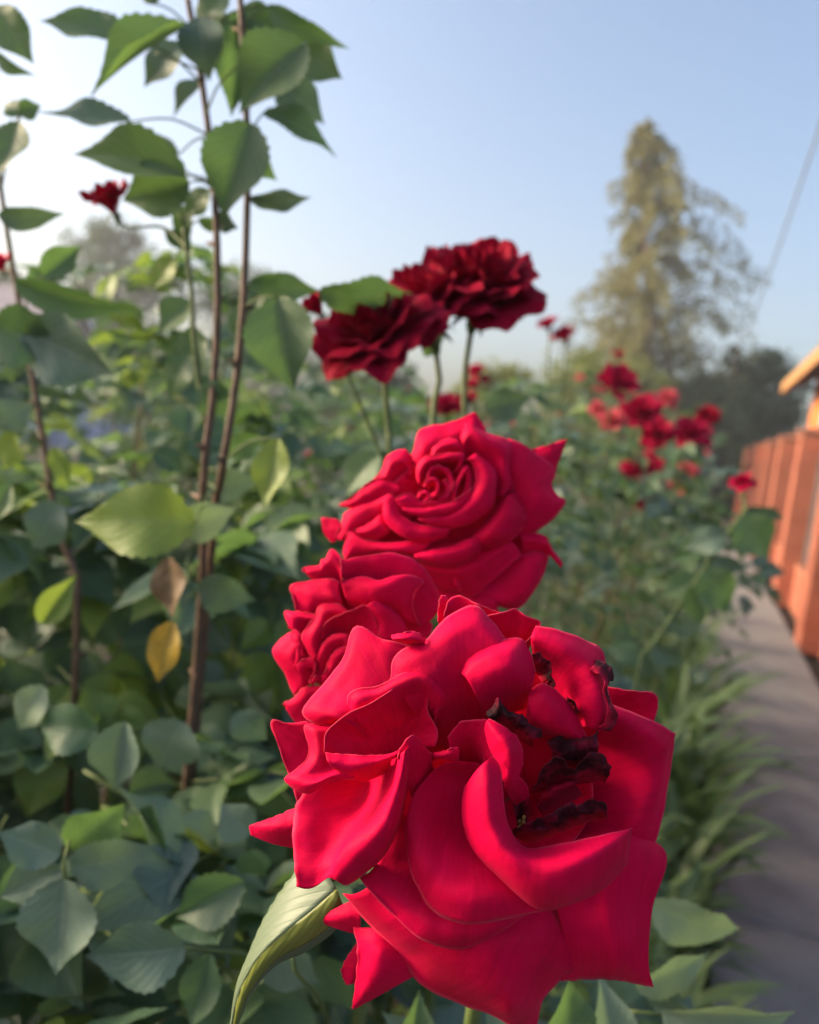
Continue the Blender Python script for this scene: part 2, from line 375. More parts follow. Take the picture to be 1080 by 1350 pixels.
for k in range(10):
    s = S0 + k * SP
    c = add('column', col_me, fence, Matrix.Translation(P(s, FT)) @ ZR)
    add('cap', cap_me, c, Matrix.Translation(P(s, FT, HF)) @ ZR)
    if k < 9:
        sm = s + SP / 2
        w = add('base_wall', wall_me, fence, Matrix.Translation(P(sm, FT + .04)) @ ZR)
        add('coping', cop_me, w, Matrix.Translation(P(sm, FT + .04, .474)) @ ZR)
        pnl = add('metal_panel', sheet_me, fence, Matrix.Translation(P(sm, FT + .02, .51)) @ ZR, solid=0.002)
        add('rail', rail_me, pnl, Matrix.Translation(P(sm, FT + .11, .51)) @ ZR)

# ------------------------------------------------------------------ houses and far things
M_ORW = brick_mat('house_brick', (0.58, 0.17, 0.05), (0.68, 0.23, 0.07))
M_WOOD = plain('fascia_wood', [(0.3, (0.40, 0.20, 0.08)), (0.7, (0.50, 0.27, 0.11))], 6, 0.6, 0.2)
M_GROOF = plain('green_roof_sheet', [(0.3, (0.10, 0.17, 0.13)), (0.7, (0.15, 0.22, 0.17))], 4, 0.45, 0.1)
M_LROOF = plain('slate_roof', [(0.3, (0.24, 0.20, 0.21)), (0.7, (0.33, 0.28, 0.29))], 2, 0.7, 0.2)
M_WHITE = plain('white_plaster', [(0.3, (0.62, 0.62, 0.64)), (0.7, (0.74, 0.74, 0.76))], 2, 0.8, 0.1)
M_BLUE = plain('blue_sheet', [(0.3, (0.16, 0.24, 0.42)), (0.7, (0.24, 0.33, 0.52))], 2, 0.5, 0.1)
M_GLASS = plain('window_glass', [(0.3, (0.05, 0.06, 0.08)), (0.7, (0.09, 0.10, 0.12))], 1, 0.1, 0.0, 0.001, 0.6)
def house(name, label, corner, ax, ay, lx, ly, h, rise, wallm, roofm, facm, eave=0.45, windows=()):
    """walls from a corner along ax (lx) and ay (ly); gable ridge along ax"""
    root = thing(name, label, 'house', corner + ax * lx / 2 + ay * ly / 2)
    V, F = [], []
    c = corner + ax * lx / 2 + ay * ly / 2
    box(V, F, c + Z * h / 2, ax * lx / 2, ay * ly / 2, Z * h / 2)
    o = len(V); b = corner + Z * h
    V += [b, b + ay * ly, b + ay * ly / 2 + Z * rise, b + ax * lx, b + ax * lx + ay * ly, b + ax * lx + ay * ly / 2 + Z * rise]
    F += [(o, o + 1, o + 2), (o + 3, o + 5, o + 4)]
    wall = add('wall', mesh_from('wall', V, F, wallm, False), root)
    V, F = [], []
    sl = rise / (ly / 2)
    for sg in (-1, 1):
        e = c + ay * sg * (ly / 2 + eave) + Z * (h - sl * eave + .02); rdg = c + Z * (h + rise + .02)
        o = len(V)
        for xx in (-1, 1):
            a = ax * xx * (lx / 2 + eave)
            V += [e + a, rdg + a, e + a + Z * .09, rdg + a + Z * .09]
        F += [(o, o + 4, o + 5, o + 1), (o + 2, o + 3, o + 7, o + 6), (o, o + 2, o + 6, o + 4), (o, o + 1, o + 3, o + 2), (o + 4, o + 6, o + 7, o + 5)]
    roof = add('roof', mesh_from('roof', V, F, roofm, False), root)
    V, F = [], []
    for sg in (-1, 1):
        e = c + ay * sg * (ly / 2 + eave + .015) + Z * (h - sl * eave - .06)
        box(V, F, e, ax * (lx / 2 + eave), ay * .014, Z * .10)
        for xx in (-1, 1):
            p0 = c + ax * xx * (lx / 2 + eave + .015) + ay * sg * (ly / 2 + eave) + Z * (h - sl * eave - .06)
            p1 = c + ax * xx * (lx / 2 + eave + .015) + Z * (h + rise - .06)
            o = len(V)
            for q in (p0, p1):
                V += [q - Z * .1 - ax * .013, q + Z * .1 - ax * .013, q - Z * .1 + ax * .013, q + Z * .1 + ax * .013]
            F += [(o, o + 4, o + 5, o + 1), (o + 2, o + 3, o + 7, o + 6), (o, o + 2, o + 6, o + 4), (o + 1, o + 5, o + 7, o + 3), (o, o + 1, o + 3, o + 2), (o + 4, o + 6, o + 7, o + 5)]
    add('fascia', mesh_from('fascia', V, F, facm, False), roof)
    for (p, d, n, w, hh) in windows:
        V, F = [], []
        for (cc, a, bb) in ((p + d * (w / 2 + .03), .05, hh / 2 + .1), (p - d * (w / 2 + .03), .05, hh / 2 + .1)): box(V, F, cc + n * .03, d * a, n * .04, Z * bb)
        for zz in (-1, 1): box(V, F, p + n * .027 + Z * zz * (hh / 2 + .04), d * (w / 2 - .02), n * .035, Z * .05)
        fr = add('window', mesh_from('window', V, F, M_WHITE, False), root)
        V, F = [], []; box(V, F, p + n * .012, d * w / 2, n * .008, Z * hh / 2)
        add('pane', mesh_from('pane', V, F, M_GLASS, False), fr)
    return root
# brick house beyond the fence: only the corner of its wall and eave shows
hc = px(1052, 640, 15.5); s_, t_ = st(hc)
house('brick_house', 'orange brick house with a wooden eave rising behind the fence', P(s_ - 8, t_, 0), ES, ET, 8, 7, 3.45, 2.1, M_ORW, M_GROOF, M_WOOD, 0.5,
      [(P(s_ - 3, t_, 1.75), ES, -ET, 1.3, 1.3), (P(s_ - 6, t_, 1.75), ES, -ET, 1.3, 1.3)])
LX = Vector((1, 0.1, 0)).normalized(); LY = Vector((-0.1, 1, 0)).normalized()
hc = px(-500, 520, 24); hc.z = 0
house('white_house', 'far white house with a greyish pink roof glimpsed through the rose leaves', hc, LX, LY, 11.2, 7, 3.0, 1.5, M_WHITE, M_LROOF, M_WHITE, 0.4,
      [(hc + LX * 9.2 + Z * 1.8, LX, -LY, 1.3, 1.3), (hc + LX * 5.5 + Z * 1.8, LX, -LY, 1.3, 1.3)])
bf = thing('sheet_fence', 'far blue sheet metal fence in front of the white house', 'fence', Vector((px(60, 540, 19).x, px(60, 540, 19).y, 0)))
b0 = px(-200, 540, 19); b1 = px(330, 560, 19)
zt = px(60, 520, 19).z
nbp = 6
for k in range(nbp):
    a = b0.lerp(b1, k / nbp); b = b0.lerp(b1, (k + 1) / nbp); a.z = b.z = 0
    V, F = [], []
    for i in range(17):
        q = a.lerp(b, i / 16 * .995) + Vector((0, 0.03 if (i // 2) % 2 else -0.03, 0))
        V += [q, q + Z * zt]
        if i: F.append((2 * i - 2, 2 * i, 2 * i + 1, 2 * i - 1))
    add('metal_panel', mesh_from('metal_panel', V, F, M_BLUE, False), bf, solid=0.003)
    V, F = [], []; box(V, F, a + Vector((0, -.08, zt / 2)), Vector((.035, 0, 0)), Vector((0, .035, 0)), Z * (zt / 2 - .02))
    add('post', mesh_from('post', V, F, M_STEEL, False), bf)

# overhead cable and the pole it hangs from (hidden behind the trees)
M_CABLE = plain('cable_grey', [(0.3, (0.22, 0.23, 0.26)), (0.7, (0.30, 0.31, 0.34))], 3, 0.6, 0.0)
pa = px(972, 470, 24); pb = px(1180, -130, 7.2)
pole = thing('utility_pole', 'wooden utility pole among the dark shrubs carrying the grey overhead cable', 'pole', Vector((pa.x, pa.y, 0)))
V, F = tube([(pa.x, pa.y, -.3), (pa.x, pa.y, pa.z + .25)], [.12, .09], 12)
add('post', mesh_from('post', V, F, M_BARK2), pole)
V, F = tube([pa + Vector((-.02, -.16, -.04)), pa + Vector((0, 0, .03)), pa + Vector((.02, .16, .03))], .03, 8)
add('insulator_arm', mesh_from('insulator_arm', V, F, M_STEEL), pole)
pts = []
for i in range(25):
    u = i / 24; q = pa.lerp(pb, u); q.z -= 0.35 * 4 * u * (1 - u); pts.append(q)
V, F = tube(pts, 0.016, 8)
tag(add('overhead_cable', mesh_from('overhead_cable', V, F, M_CABLE)), 'single grey overhead cable crossing the sky beside the birch', 'cable')

# ------------------------------------------------------------------ leaf cloud helper (small leaves in one crown)
def leaf_cloud(centers, normals, size, n_per=1, aspect=0.55, droop=0.0, jit=1.0):
    """small pointed leaf faces: two triangles folded along the midrib"""
    V, F, UV = [], [], []
    for c, nrm in zip(centers, normals):
        s = size * rng.uniform(.65, 1.3)
        a = Vector((rng.gauss(0, 1), rng.gauss(0, 1), rng.gauss(0, 1) - droop)).normalized()
        n = (Vector(nrm) + Vector((rng.gauss(0, .6), rng.gauss(0, .6), rng.gauss(0, .6))) * jit)
        b = a.cross(n)
        if b.length < 1e-4: continue
        b = b.normalized() * s * aspect * .5; n = b.cross(a).normalized()
        c = Vector(c); o = len(V)
        V += [c, c + a * s * .45 + b + n * s * .1, c + a * s, c + a * s * .45 - b + n * s * .1]
        F += [(o, o + 1, o + 2), (o, o + 2, o + 3)]
        UV += [(0, 0), (1, .5), (0, 1), (-1, .5)]
    return V, F, UV
def limb_mesh(paths, mat, name):
    V, F = [], []
    for pts, ra, rb in paths:
        q = vcrom(pts, 8); v, f = tube(q, [ra + (rb - ra) * i / 8 for i in range(9)], 7)
        o = len(V); V += v; F += [tuple(o + k for k in a) for a in f]
    return mesh_from(name, V, F, mat)

def weeping_birch():
    D = 23.0
    base = px(856, 640, D); base.z = 0; top = px(853, 152, D)
    H = top.z; S_ = D / FPX
    root = thing('birch_tree', 'tall weeping birch with thin golden green foliage and drooping branches', 'tree', base)
    lean = (top - base) / H
    tp = [base + lean * h for h in (-.2, H * .25, H * .5, H * .75, H * .985)]
    tp[2] += Vector((.12, 0, 0)); tp[3] -= Vector((.08, 0, 0))
    trunk = add('trunk', limb_mesh([(tp, .19, .02)], M_BARK, 'trunk'), root)
    # half widths of the crown read off its outline, left and right, against height fraction
    hs = [.22, .30, .38, .46, .54, .62, .70, .78, .86, .93, 1.0]
    wl = [104, 112, 106, 92, 84, 70, 58, 48, 32, 24, 6]
    wr = [92, 102, 108, 104, 112, 130, 104, 74, 46, 28, 6]
    limbs, C, NN = [], [], []
    nb = 200
    for i in range(nb):
        hf = .18 + .80 * (i / nb) ** 1.12; h = hf * H
        az = rng.uniform(0, 2 * math.pi)
        side = math.cos(az)
        W = (np.interp(hf, hs, wr) if side > 0 else np.interp(hf, hs, wl)) * S_
        Lg = W * rng.uniform(.5, 1.25)
        o = base + lean * h
        d = Vector((math.cos(az), math.sin(az), 0))
        rise = Lg * rng.uniform(.15, .45)
        e = o + d * Lg + Z * (rise * .3)
        m1 = o + d * Lg * .5 + Z * rise
        limbs.append(([o, m1, e], .035 * (1.1 - hf), .008))
        curve = vcrom([o, m1, e], 14)
        for k, q in enumerate(curve):
            if k < 4: continue
            if rng.random() < .12: continue
            # hanging twigs
            for _ in range(2):
                ln = rng.uniform(.15, .95) * (0.35 + .65 * (1 - hf)) * (1.1 if hf > .5 else 1.3)
                sway = Vector((rng.gauss(0, .10), rng.gauss(0, .12), 0))
                nl = int(5 + ln * 11)
                for j in range(nl):
                    u = j / nl
                    p = q + sway * u - Z * ln * u + Vector((rng.gauss(0, .05), rng.gauss(0, .05), rng.gauss(0, .04)))
                    C.append(p); NN.append((rng.gauss(0, 1), rng.gauss(0, 1), rng.gauss(0, .5)))
    add('limb', limb_mesh(limbs, M_BARK2, 'limb'), trunk)
    V, F, UV = leaf_cloud(C, NN, .105, 1, .7, 1.2)
    cr = add('crown', mesh_from('crown', V, F, M_BIRCH, False, UV), root)
    print('birch leaves', len(C))
weeping_birch()

def bush_tree(name, label, X, Ytop, D, half_px, mat, n, leaf, cat='tree', spires=0, wob=.35, zlow=0.15, seed=0, group=None, trunkr=.12):
    """rounded, lumpy crown: leaves gathered round many small clumps"""
    r_ = random.Random(seed)
    base = px(X, 640, D); base.z = 0; top = px(X, Ytop, D)
    H = top.z; W = half_px * D / FPX
    root = thing(name, label, cat, base, group)
    limbs, C, NN = [], [], []
    ncl = max(12, n // 90)
    clumps = []
    for i in range(ncl):
        u = r_.random() ** .8; z = H * (zlow + (1 - zlow) * u)
        prof_ = math.sqrt(max(0, 1 - ((u - .38) / .64) ** 2)) * (1 if not spires else .9)
        a = r_.uniform(0, 6.283); rr = W * prof_ * math.sqrt(r_.random()) * (1 + r_.gauss(0, wob * .5))
        clumps.append((base + Vector((math.cos(a) * rr, math.sin(a) * rr, z)), W * r_.uniform(.14, .30)))
    for i in range(spires):
        a = r_.uniform(-1, 1) * W * .8
        for k in range(6):
            clumps.append((base + Vector((a + r_.gauss(0, .03), r_.gauss(0, .2), H * (.72 + .28 * k / 5 * r_.uniform(.8, 1.05)))), W * .16 * (1.2 - k / 6)))
    for c, rad in clumps:
        m = base + Vector((0, 0, c.z * r_.uniform(.35, .6)))
        limbs.append(([m, m.lerp(c, .5) + Z * .1, c], .03, .006))
        for _ in range(max(20, int(n / len(clumps)))):
            d = Vector((r_.gauss(0, 1), r_.gauss(0, 1), r_.gauss(0, 1))).normalized()
            C.append(c + d * rad * r_.random() ** .4); NN.append(d + Vector((0, 0, .5)))
    tr = add('trunk', limb_mesh([([base - Z * .2, base + Z * H * .4, base + Z * H * .8], trunkr, .02)], M_BARK2, 'trunk'), root)
    add('limb', limb_mesh(limbs, M_BARK2, 'limb'), tr)
    V, F, UV = leaf_cloud(C, NN, leaf, 1, .6, .2)
    add('crown', mesh_from('crown', V, F, mat, False, UV), root)
    return root
bush_tree('evergreen_shrub', 'dark evergreen shrub tree between the birch and the brick house', 982, 470, 25, 72, M_SHRUB, 14000, .13, 'tree', 3, zlow=.05, seed=1)
bush_tree('dark_hedge_shrub', 'dark green rounded shrub closing the end of the path', 915, 508, 23, 88, M_SHRUB, 15000, .13, 'shrub', 0, zlow=.05, seed=2)
bush_tree('golden_shrub', 'yellowish green shrub growing at the foot of the birch', 775, 474, 19, 92, M_GOLD, 11000, .11, 'shrub', 0, seed=3)
bush_tree('garden_shrub', 'mid green garden shrub behind the dark red roses', 640, 488, 16, 75, M_GOLD, 7000, .10, 'shrub', 0, seed=4)
bush_tree('far_tree', 'hazy rounded tree standing behind the white house roof', 130, 312, 38, 95, M_SHRUB, 9000, .24, 'tree', 0, seed=5)
bush_tree('far_tree', 'low broad tree standing behind the two tall brown canes', 300, 372, 40, 110, M_SHRUB, 8000, .25, 'tree', 0, seed=6)
bush_tree('far_tree', 'low dark tree at the left of the white house', -40, 360, 36, 110, M_SHRUB, 6000, .24, 'tree', 0, seed=7)
bush_tree('garden_shrub', 'dense leafy shrub behind the pair of dark red blooms', 470, 470, 18, 80, M_SHRUB, 7000, .11, 'shrub', 0, seed=8)
bush_tree('garden_shrub', 'loose leafy shrub standing before the far white house', 230, 500, 13, 90, M_GOLD, 6000, .10, 'shrub', 0, seed=9)

# ------------------------------------------------------------------ rose leaves
def leaflet_grid(fold, bend, twist, wav, nu=8, nv=22, teeth=0.018, width=0.345, seed=0):
    """unit leaflet: base at origin, tip at +Y 1, faces +Z; serrated edge"""
    r_ = random.Random(seed); ph = r_.random() * 6
    V, UV = [], []
    for j in range(nv + 1):
        v = j / nv
        w = width * 1.04 * (math.sin(math.pi * v ** .80) ** .86) * (1 - .55 * max(0, v - .62) / .38 * (1 if v < .97 else .6)) if 0 < v < 1 else 0.004
        for i in range(nu + 1):
            u = -1 + 2 * i / nu
            e = abs(u) ** 6
            ww = w * (1 + teeth * 2 * e * (1 if j % 2 else -1) * (0 < j < nv))
            x = u * ww
            y = v - (.02 * e * (j % 2))
            z = fold * abs(x) * 1.0 - bend * (v - .15) ** 2 * (1 if v > .15 else -.3) + wav * math.sin(9 * v + ph + (2 if u > 0 else 0)) * abs(u) ** 1.5 * w
            z += .015 * math.sin(v * 26.7 - abs(u) * 8) * abs(u) * (1 - abs(u)) * 2
            a = twist * v; x, z = x * math.cos(a) - z * math.sin(a), x * math.sin(a) + z * math.cos(a)
            V.append((x, y, z)); UV.append((u, v))
    return V, grid_faces(nu, nv), UV
LV = [leaflet_grid(*a, seed=i) for i, a in enumerate([(.25, .10, .1, .10), (.45, .25, -.2, .06), (.12, .35, .25, .16), (.6, .15, 0, .08), (.3, -.12, -.3, .14), (.2, .5, .15, .12)])]
LEAFMESH = {}
def leaf_mesh(var, mat):
    k = (var, mat.name)
    if k not in LEAFMESH:
        V, F, UV = LV[var]; LEAFMESH[k] = mesh_from('leaf', V, F, mat, True, UV)
    return LEAFMESH[k]
def orient(base, tip, normal, wscale):
    y = (tip - base); L_ = y.length; y = y / L_
    x = y.cross(normal); x = x.normalized() if x.length > 1e-4 else y.orthogonal().normalized()
    z = x.cross(y)
    m = Matrix((x * L_ * wscale, y * L_, z * L_)).transposed().to_4x4(); m.translation = base
    return m
LOWLV = [leaflet_grid(*a, nu=4, nv=7, seed=i) for i, a in enumerate([(.3, .15, .1, .12), (.45, .3, -.2, .1), (.15, .4, .2, .15)])]
def compound(seed, n=5, low=False):
    """one rose leaf: rachis with 5 or 7 leaflets, length about 1"""
    r_ = random.Random(seed); VV, FF, UU = [], [], []
    pts = [Vector((0, 0, 0)), Vector((.02, .3, .03)), Vector((0, .62, .0))]
    q = vcrom(pts, 6); v, f = tube(q, [.011, .011, .010, .009, .008, .007, .006], 5)
    VV += v; FF += f; UU += [(0, .5)] * len(v)
    items = [(Vector((0, .60, 0)), Vector((0, 1.02, -.06 - .1 * r_.random())), 1.0)]
    for k, y in enumerate((.54, .26)[:n // 2]):
        for sg in (-1, 1):
            ln = (.40, .32)[k] * r_.uniform(.9, 1.1)
            an = R(58 + r_.uniform(-12, 12))
            b = Vector((0, y + r_.uniform(-.02, .02), 0)); d = Vector((sg * math.sin(an), math.cos(an), r_.uniform(-.30, .12))).normalized()
            items.append((b + d * .03, b + d * ln, 1.0))
    for b, t, w in items:
        src = (LOWLV if low else LV)[r_.randrange(3 if low else 6)]
        nrm = Vector((r_.gauss(0, .22), r_.gauss(0, .18), 1))
        m = orient(b, t, nrm, w * r_.uniform(.9, 1.1)); o = len(VV)
        VV += [m @ Vector(a) for a in src[0]]; FF += [tuple(o + k for k in a) for a in src[1]]; UU += src[2]
    return VV, FF, UU
COMP = [compound(100 + i) for i in range(7)]
COMPL = [compound(200 + i, 5, True) for i in range(5)]
CMESH = {}
def comp_mesh(i, mat, low):
    k = (i, mat.name, low)
    if k not in CMESH:
        V, F, UV = (COMPL if low else COMP)[i]; CMESH[k] = mesh_from('leaf', V, F, mat, True, UV)
    return CMESH[k]
RACH = mesh_from('leaf', *tube(vcrom([(0, 0, 0), (.02, .3, .03), (0, .62, 0)], 6), [.011, .011, .010, .009, .008, .007, .006], 5), M_GSTEM)

def hand_leaf(parent, b, t, d, wpx, tilt=0.0, mat=None, dt=None, var=None):
    """leaflet from pixel b to pixel t; d / dt depth at base and tip; tilt turns it about its midrib"""
    B = px(*b, d); T = px(*t, dt if dt else d)
    y = (T - B); L_ = y.length; y.normalize()
    nrm = (-fwd); nrm = (nrm - y * nrm.dot(y)).normalized()
    nrm = Matrix.Rotation(tilt, 3, y) @ nrm
    w = wpx / FPX * d / L_ / .66
    v = rng.randrange(6) if var is None else var
    return add('leaf', leaf_mesh(v, mat or M_LEAF), parent, orient(B, T, nrm, w / max(.35, abs(math.cos(tilt)))))

# ------------------------------------------------------------------ flowers
ZS = 1.5
def traced(parent, name, rails, D, mat, tf=None, bulge=0.0, nu=26, nv=16, wob=2.3, crumple=0.0, th=0.00022, rim=True):
    """petal through rails of (pixel x, pixel y, height toward the viewer in pixels)"""
    f, ox, oy = tf if tf else (1.0, 0.0, 0.0)
    rl = [[(ox + p[0] * f, oy + p[1] * f, (p[2] if len(p) > 2 else 0) * f * ZS) for p in r] for r in rails]
    if len(rl) == 2:
        a, b = crom(rl[0], 6), crom(rl[1], 6); mid = (a + b) / 2; mid[:, 2] += bulge * f
        rl = [rl[0], mid, rl[1]]
    cur = np.array([crom(r, nu) for r in rl])
    G = np.array([crom(cur[:, i], nv) for i in range(nu + 1)]).transpose(1, 0, 2)
    sd_ = rng.random() * 100
    V, UV = [], []
    for j in range(nv + 1):
        for i in range(nu + 1):
            x, y, z = G[j, i]
            q = Vector((x * .018, y * .018, sd_))
            z += wob * noise.noise(q) * 2 + wob * .8 * noise.noise(q * 3.1) + wob * .25 * noise.noise(q * 9)
            v_ = j / nv
            if rim and v_ < .10:
                c_ = (1 - v_ / .10) ** 2
                z -= c_ * (9 * noise.noise(Vector((i / nu * 4, sd_, 1.7))))
                x += c_ * 1.6 * noise.noise(Vector((i / nu * 14, sd_, 3.1))); y += c_ * 1.6 * noise.noise(Vector((i / nu * 14, sd_, 8.3)))
            if crumple:
                e_ = 1 - .55 * j / nv; z += crumple * e_ * (2.2 * (.5 - abs(noise.noise(q * 4.0))) + 1.2 * (.4 - abs(noise.noise(q * 10)))); x += crumple * e_ * 1.3 * noise.noise(q * 5.1 + Vector((7, 0, 0))); y += crumple * e_ * 1.5 * (noise.noise(q * 4.6 + Vector((0, 9, 0))) + .5 * noise.noise(q * 11 + Vector((0, 9, 0))))
            V.append(px(x, y, D * (1 - z / FPX))); UV.append((i / nu, j / nv))
    W = WM[parent.name]; inv = W.inverted()
    me = mesh_from('petal', [inv @ v for v in V], grid_faces(nu, nv), mat, True, UV)
    return add(name, me, parent, W.copy(), solid=th)

def calyx(parent, pos, axis, r, mat=None):
    """green hip with five sepals; axis points into the bloom"""
    V, F = [], []
    prof_ = [(-1.6, .12), (-1.3, .28), (-.8, .42), (-.35, .38), (0, .55), (.15, .3)]
    n = 12
    for z, q in prof_:
        for k in range(n): V.append(Vector((q * r * math.cos(6.2832 * k / n), q * r * math.sin(6.2832 * k / n), z * r)))
    for j in range(len(prof_) - 1):
        for k in range(n): F.append((j * n + k, j * n + (k + 1) % n, (j + 1) * n + (k + 1) % n, (j + 1) * n + k))
    for k in range(5):
        a = 6.2832 * k / 5; o = len(V); d = Vector((math.cos(a), math.sin(a), 0)); e = Vector((-math.sin(a), math.cos(a), 0))
        for (q, z, w) in ((.4, -.1, .25), (.95, -.05, .28), (1.4, -.35, .18), (1.7, -.8, .02)):
            for sg in (-1, 0, 1): V.append(d * q * r + e * sg * w * r + Z * (z * r + abs(sg) * .05 * r))
        for j in range(3):
            for i in range(2): F.append((o + j * 3 + i, o + j * 3 + i + 1, o + j * 3 + i + 4, o + j * 3 + i + 3))
    q = axis.to_track_quat('Z', 'Y').to_matrix().to_4x4(); q.translation = pos
    return add('flower', mesh_from('flower', V, F, mat or M_GSTEM), parent, q)

def petal_param(q, th0, seed, nu=12, nv=10, Rad=1.0, openness=1.0, point=.10, wavy=.05, dome=False):
    """one petal of a bloom, axis +Z; q: 0 innermost .. 1 outermost"""
    r_ = random.Random(seed)
    L_ = Rad * (0.78 + .34 * q) * r_.uniform(.92, 1.06)
    if dome: L_ = Rad * (1.02 + .12 * q) * r_.uniform(.9, 1.06)
    f0 = R(6 + 46 * q ** 1.2) * openness; f1 = R(-26 + 132 * q ** 1.1) * openness + R(r_.uniform(-10, 10))
    Hh = 1.35 - .55 * q
    roll = (.05 + .30 * q) * r_.uniform(.7, 1.3); ph = r_.random() * 6.28
    rb = Rad * (.03 + .07 * q)
    V, UV = [], []
    for j in range(nv + 1):
        for i in range(nu + 1):
            u = -1 + 2 * i / nu; v0 = j / nv
            vm = 1 - .30 * abs(u) ** 2.4 + point * (1 - abs(u)) ** 2
            v = v0 * vm
            steps = 8; r = rb; z = 0; p_ = 0
            for k in range(steps):
                vv = v * (k + .5) / steps; fi = f0 + (f1 - f0) * vv ** 1.6
                r += math.sin(fi) * v * L_ / steps; z += math.cos(fi) * v * L_ / steps
            fi = f0 + (f1 - f0) * v ** 1.6
            # rolled-back rim, strongest at the shoulders
            e = max(0, v0 - .72) / .28
            rl = roll * e * e * Rad * (.35 + .65 * abs(u) ** 1.2) * .55
            r += rl * math.cos(fi) * .8; z -= rl * (.55 + .3 * math.sin(fi))
            wv = wavy * Rad * v ** 2 * math.sin(u * 4.2 + ph) + wavy * .6 * Rad * v ** 3 * math.sin(u * 9 + ph * 2)
            r += wv * math.cos(fi); z -= wv * math.sin(fi)
            w = Hh * min(1, .25 + 1.15 * v ** .6) * (1.0 if q < .4 else 1 - .05 * v)
            th = th0 + u * w * (.78 if q > .5 else .95)
            rr = max(r, .015 * Rad) * (1 + .10 * u * (1 - q))          # slight spiral so neighbours tuck under
            V.append((rr * math.cos(th), rr * math.sin(th), z)); UV.append((i / nu, 1 - v0))
    return V, grid_faces(nu, nv), UV
ROSEMESH = {}
def rose(parent, pos, axis, rad, mat, kind=0, npet=26, hi=True, spin=0, openness=1.0, solid=0.0):
    """bloom with its petals one by one; petal shapes shared between blooms of a kind"""
    key = (kind, mat.name, npet, hi, openness)
    if key not in ROSEMESH:
        lst = []
        for i in range(npet):
            q = (i / (npet - 1)) ** .8
            V, F, UV = petal_param(q, i * 2.399 + kind, kind * 77 + i, 14 if hi else 6, 12 if hi else 5, 1.0, openness, point=.06 + .10 * q, wavy=.04 + .05 * q, dome=kind in (3, 4, 5, 6, 10, 11, 12))
            lst.append(mesh_from('petal', V, F, mat, True, UV))
        ROSEMESH[key] = lst
    qm = axis.to_track_quat('Z', 'Y').to_matrix().to_4x4()
    fl = calyx(parent, pos, axis, rad * .26)
    W = qm @ Matrix.Rotation(spin, 4, 'Z') @ Matrix.Scale(rad, 4); W.translation = pos
    for me in ROSEMESH[key]: add('petal', me, fl, W, solid=0)
    return fl
def small_rose(parent, pos, axis, rad, mat, kind=0, openness=1.0, spin=0):
    """distant bloom, a few pixels across: all its petals in one mesh"""
    key = ('s', kind, mat.name, openness)
    if key not in ROSEMESH:
        VV, FF, UU = [], [], []
        for i in range(15):
            q = (i / 14) ** .8
            V, F, UV = petal_param(q, i * 2.399 + kind, kind * 31 + i, 6, 5, 1.0, openness, .1, .07)
            o = len(VV); VV += V; FF += [tuple(o + k for k in f) for f in F]; UU += UV
        ROSEMESH[key] = mesh_from('flower', VV, FF, mat, True, UU)
    W = axis.to_track_quat('Z', 'Y').to_matrix().to_4x4() @ Matrix.Rotation(spin, 4, 'Z') @ Matrix.Scale(rad, 4); W.translation = pos
    return add('flower', ROSEMESH[key], parent, W)
def stem(parent, pts, ra, rb, mat=None, n=24, thorns=0, name='stem'):
    q = vcrom(pts, n); V, F = tube(q, [ra + (rb - ra) * i / n for i in range(n + 1)], 9, thorns)
    inv = WM[parent.name].inverted()
    return add(name, mesh_from(name, [inv @ Vector(v) for v in V], F, mat or M_GSTEM), parent, WM[parent.name].copy())
def grounded(p, dx=0, dy=0): return Vector((p.x + dx, p.y + dy, 0))

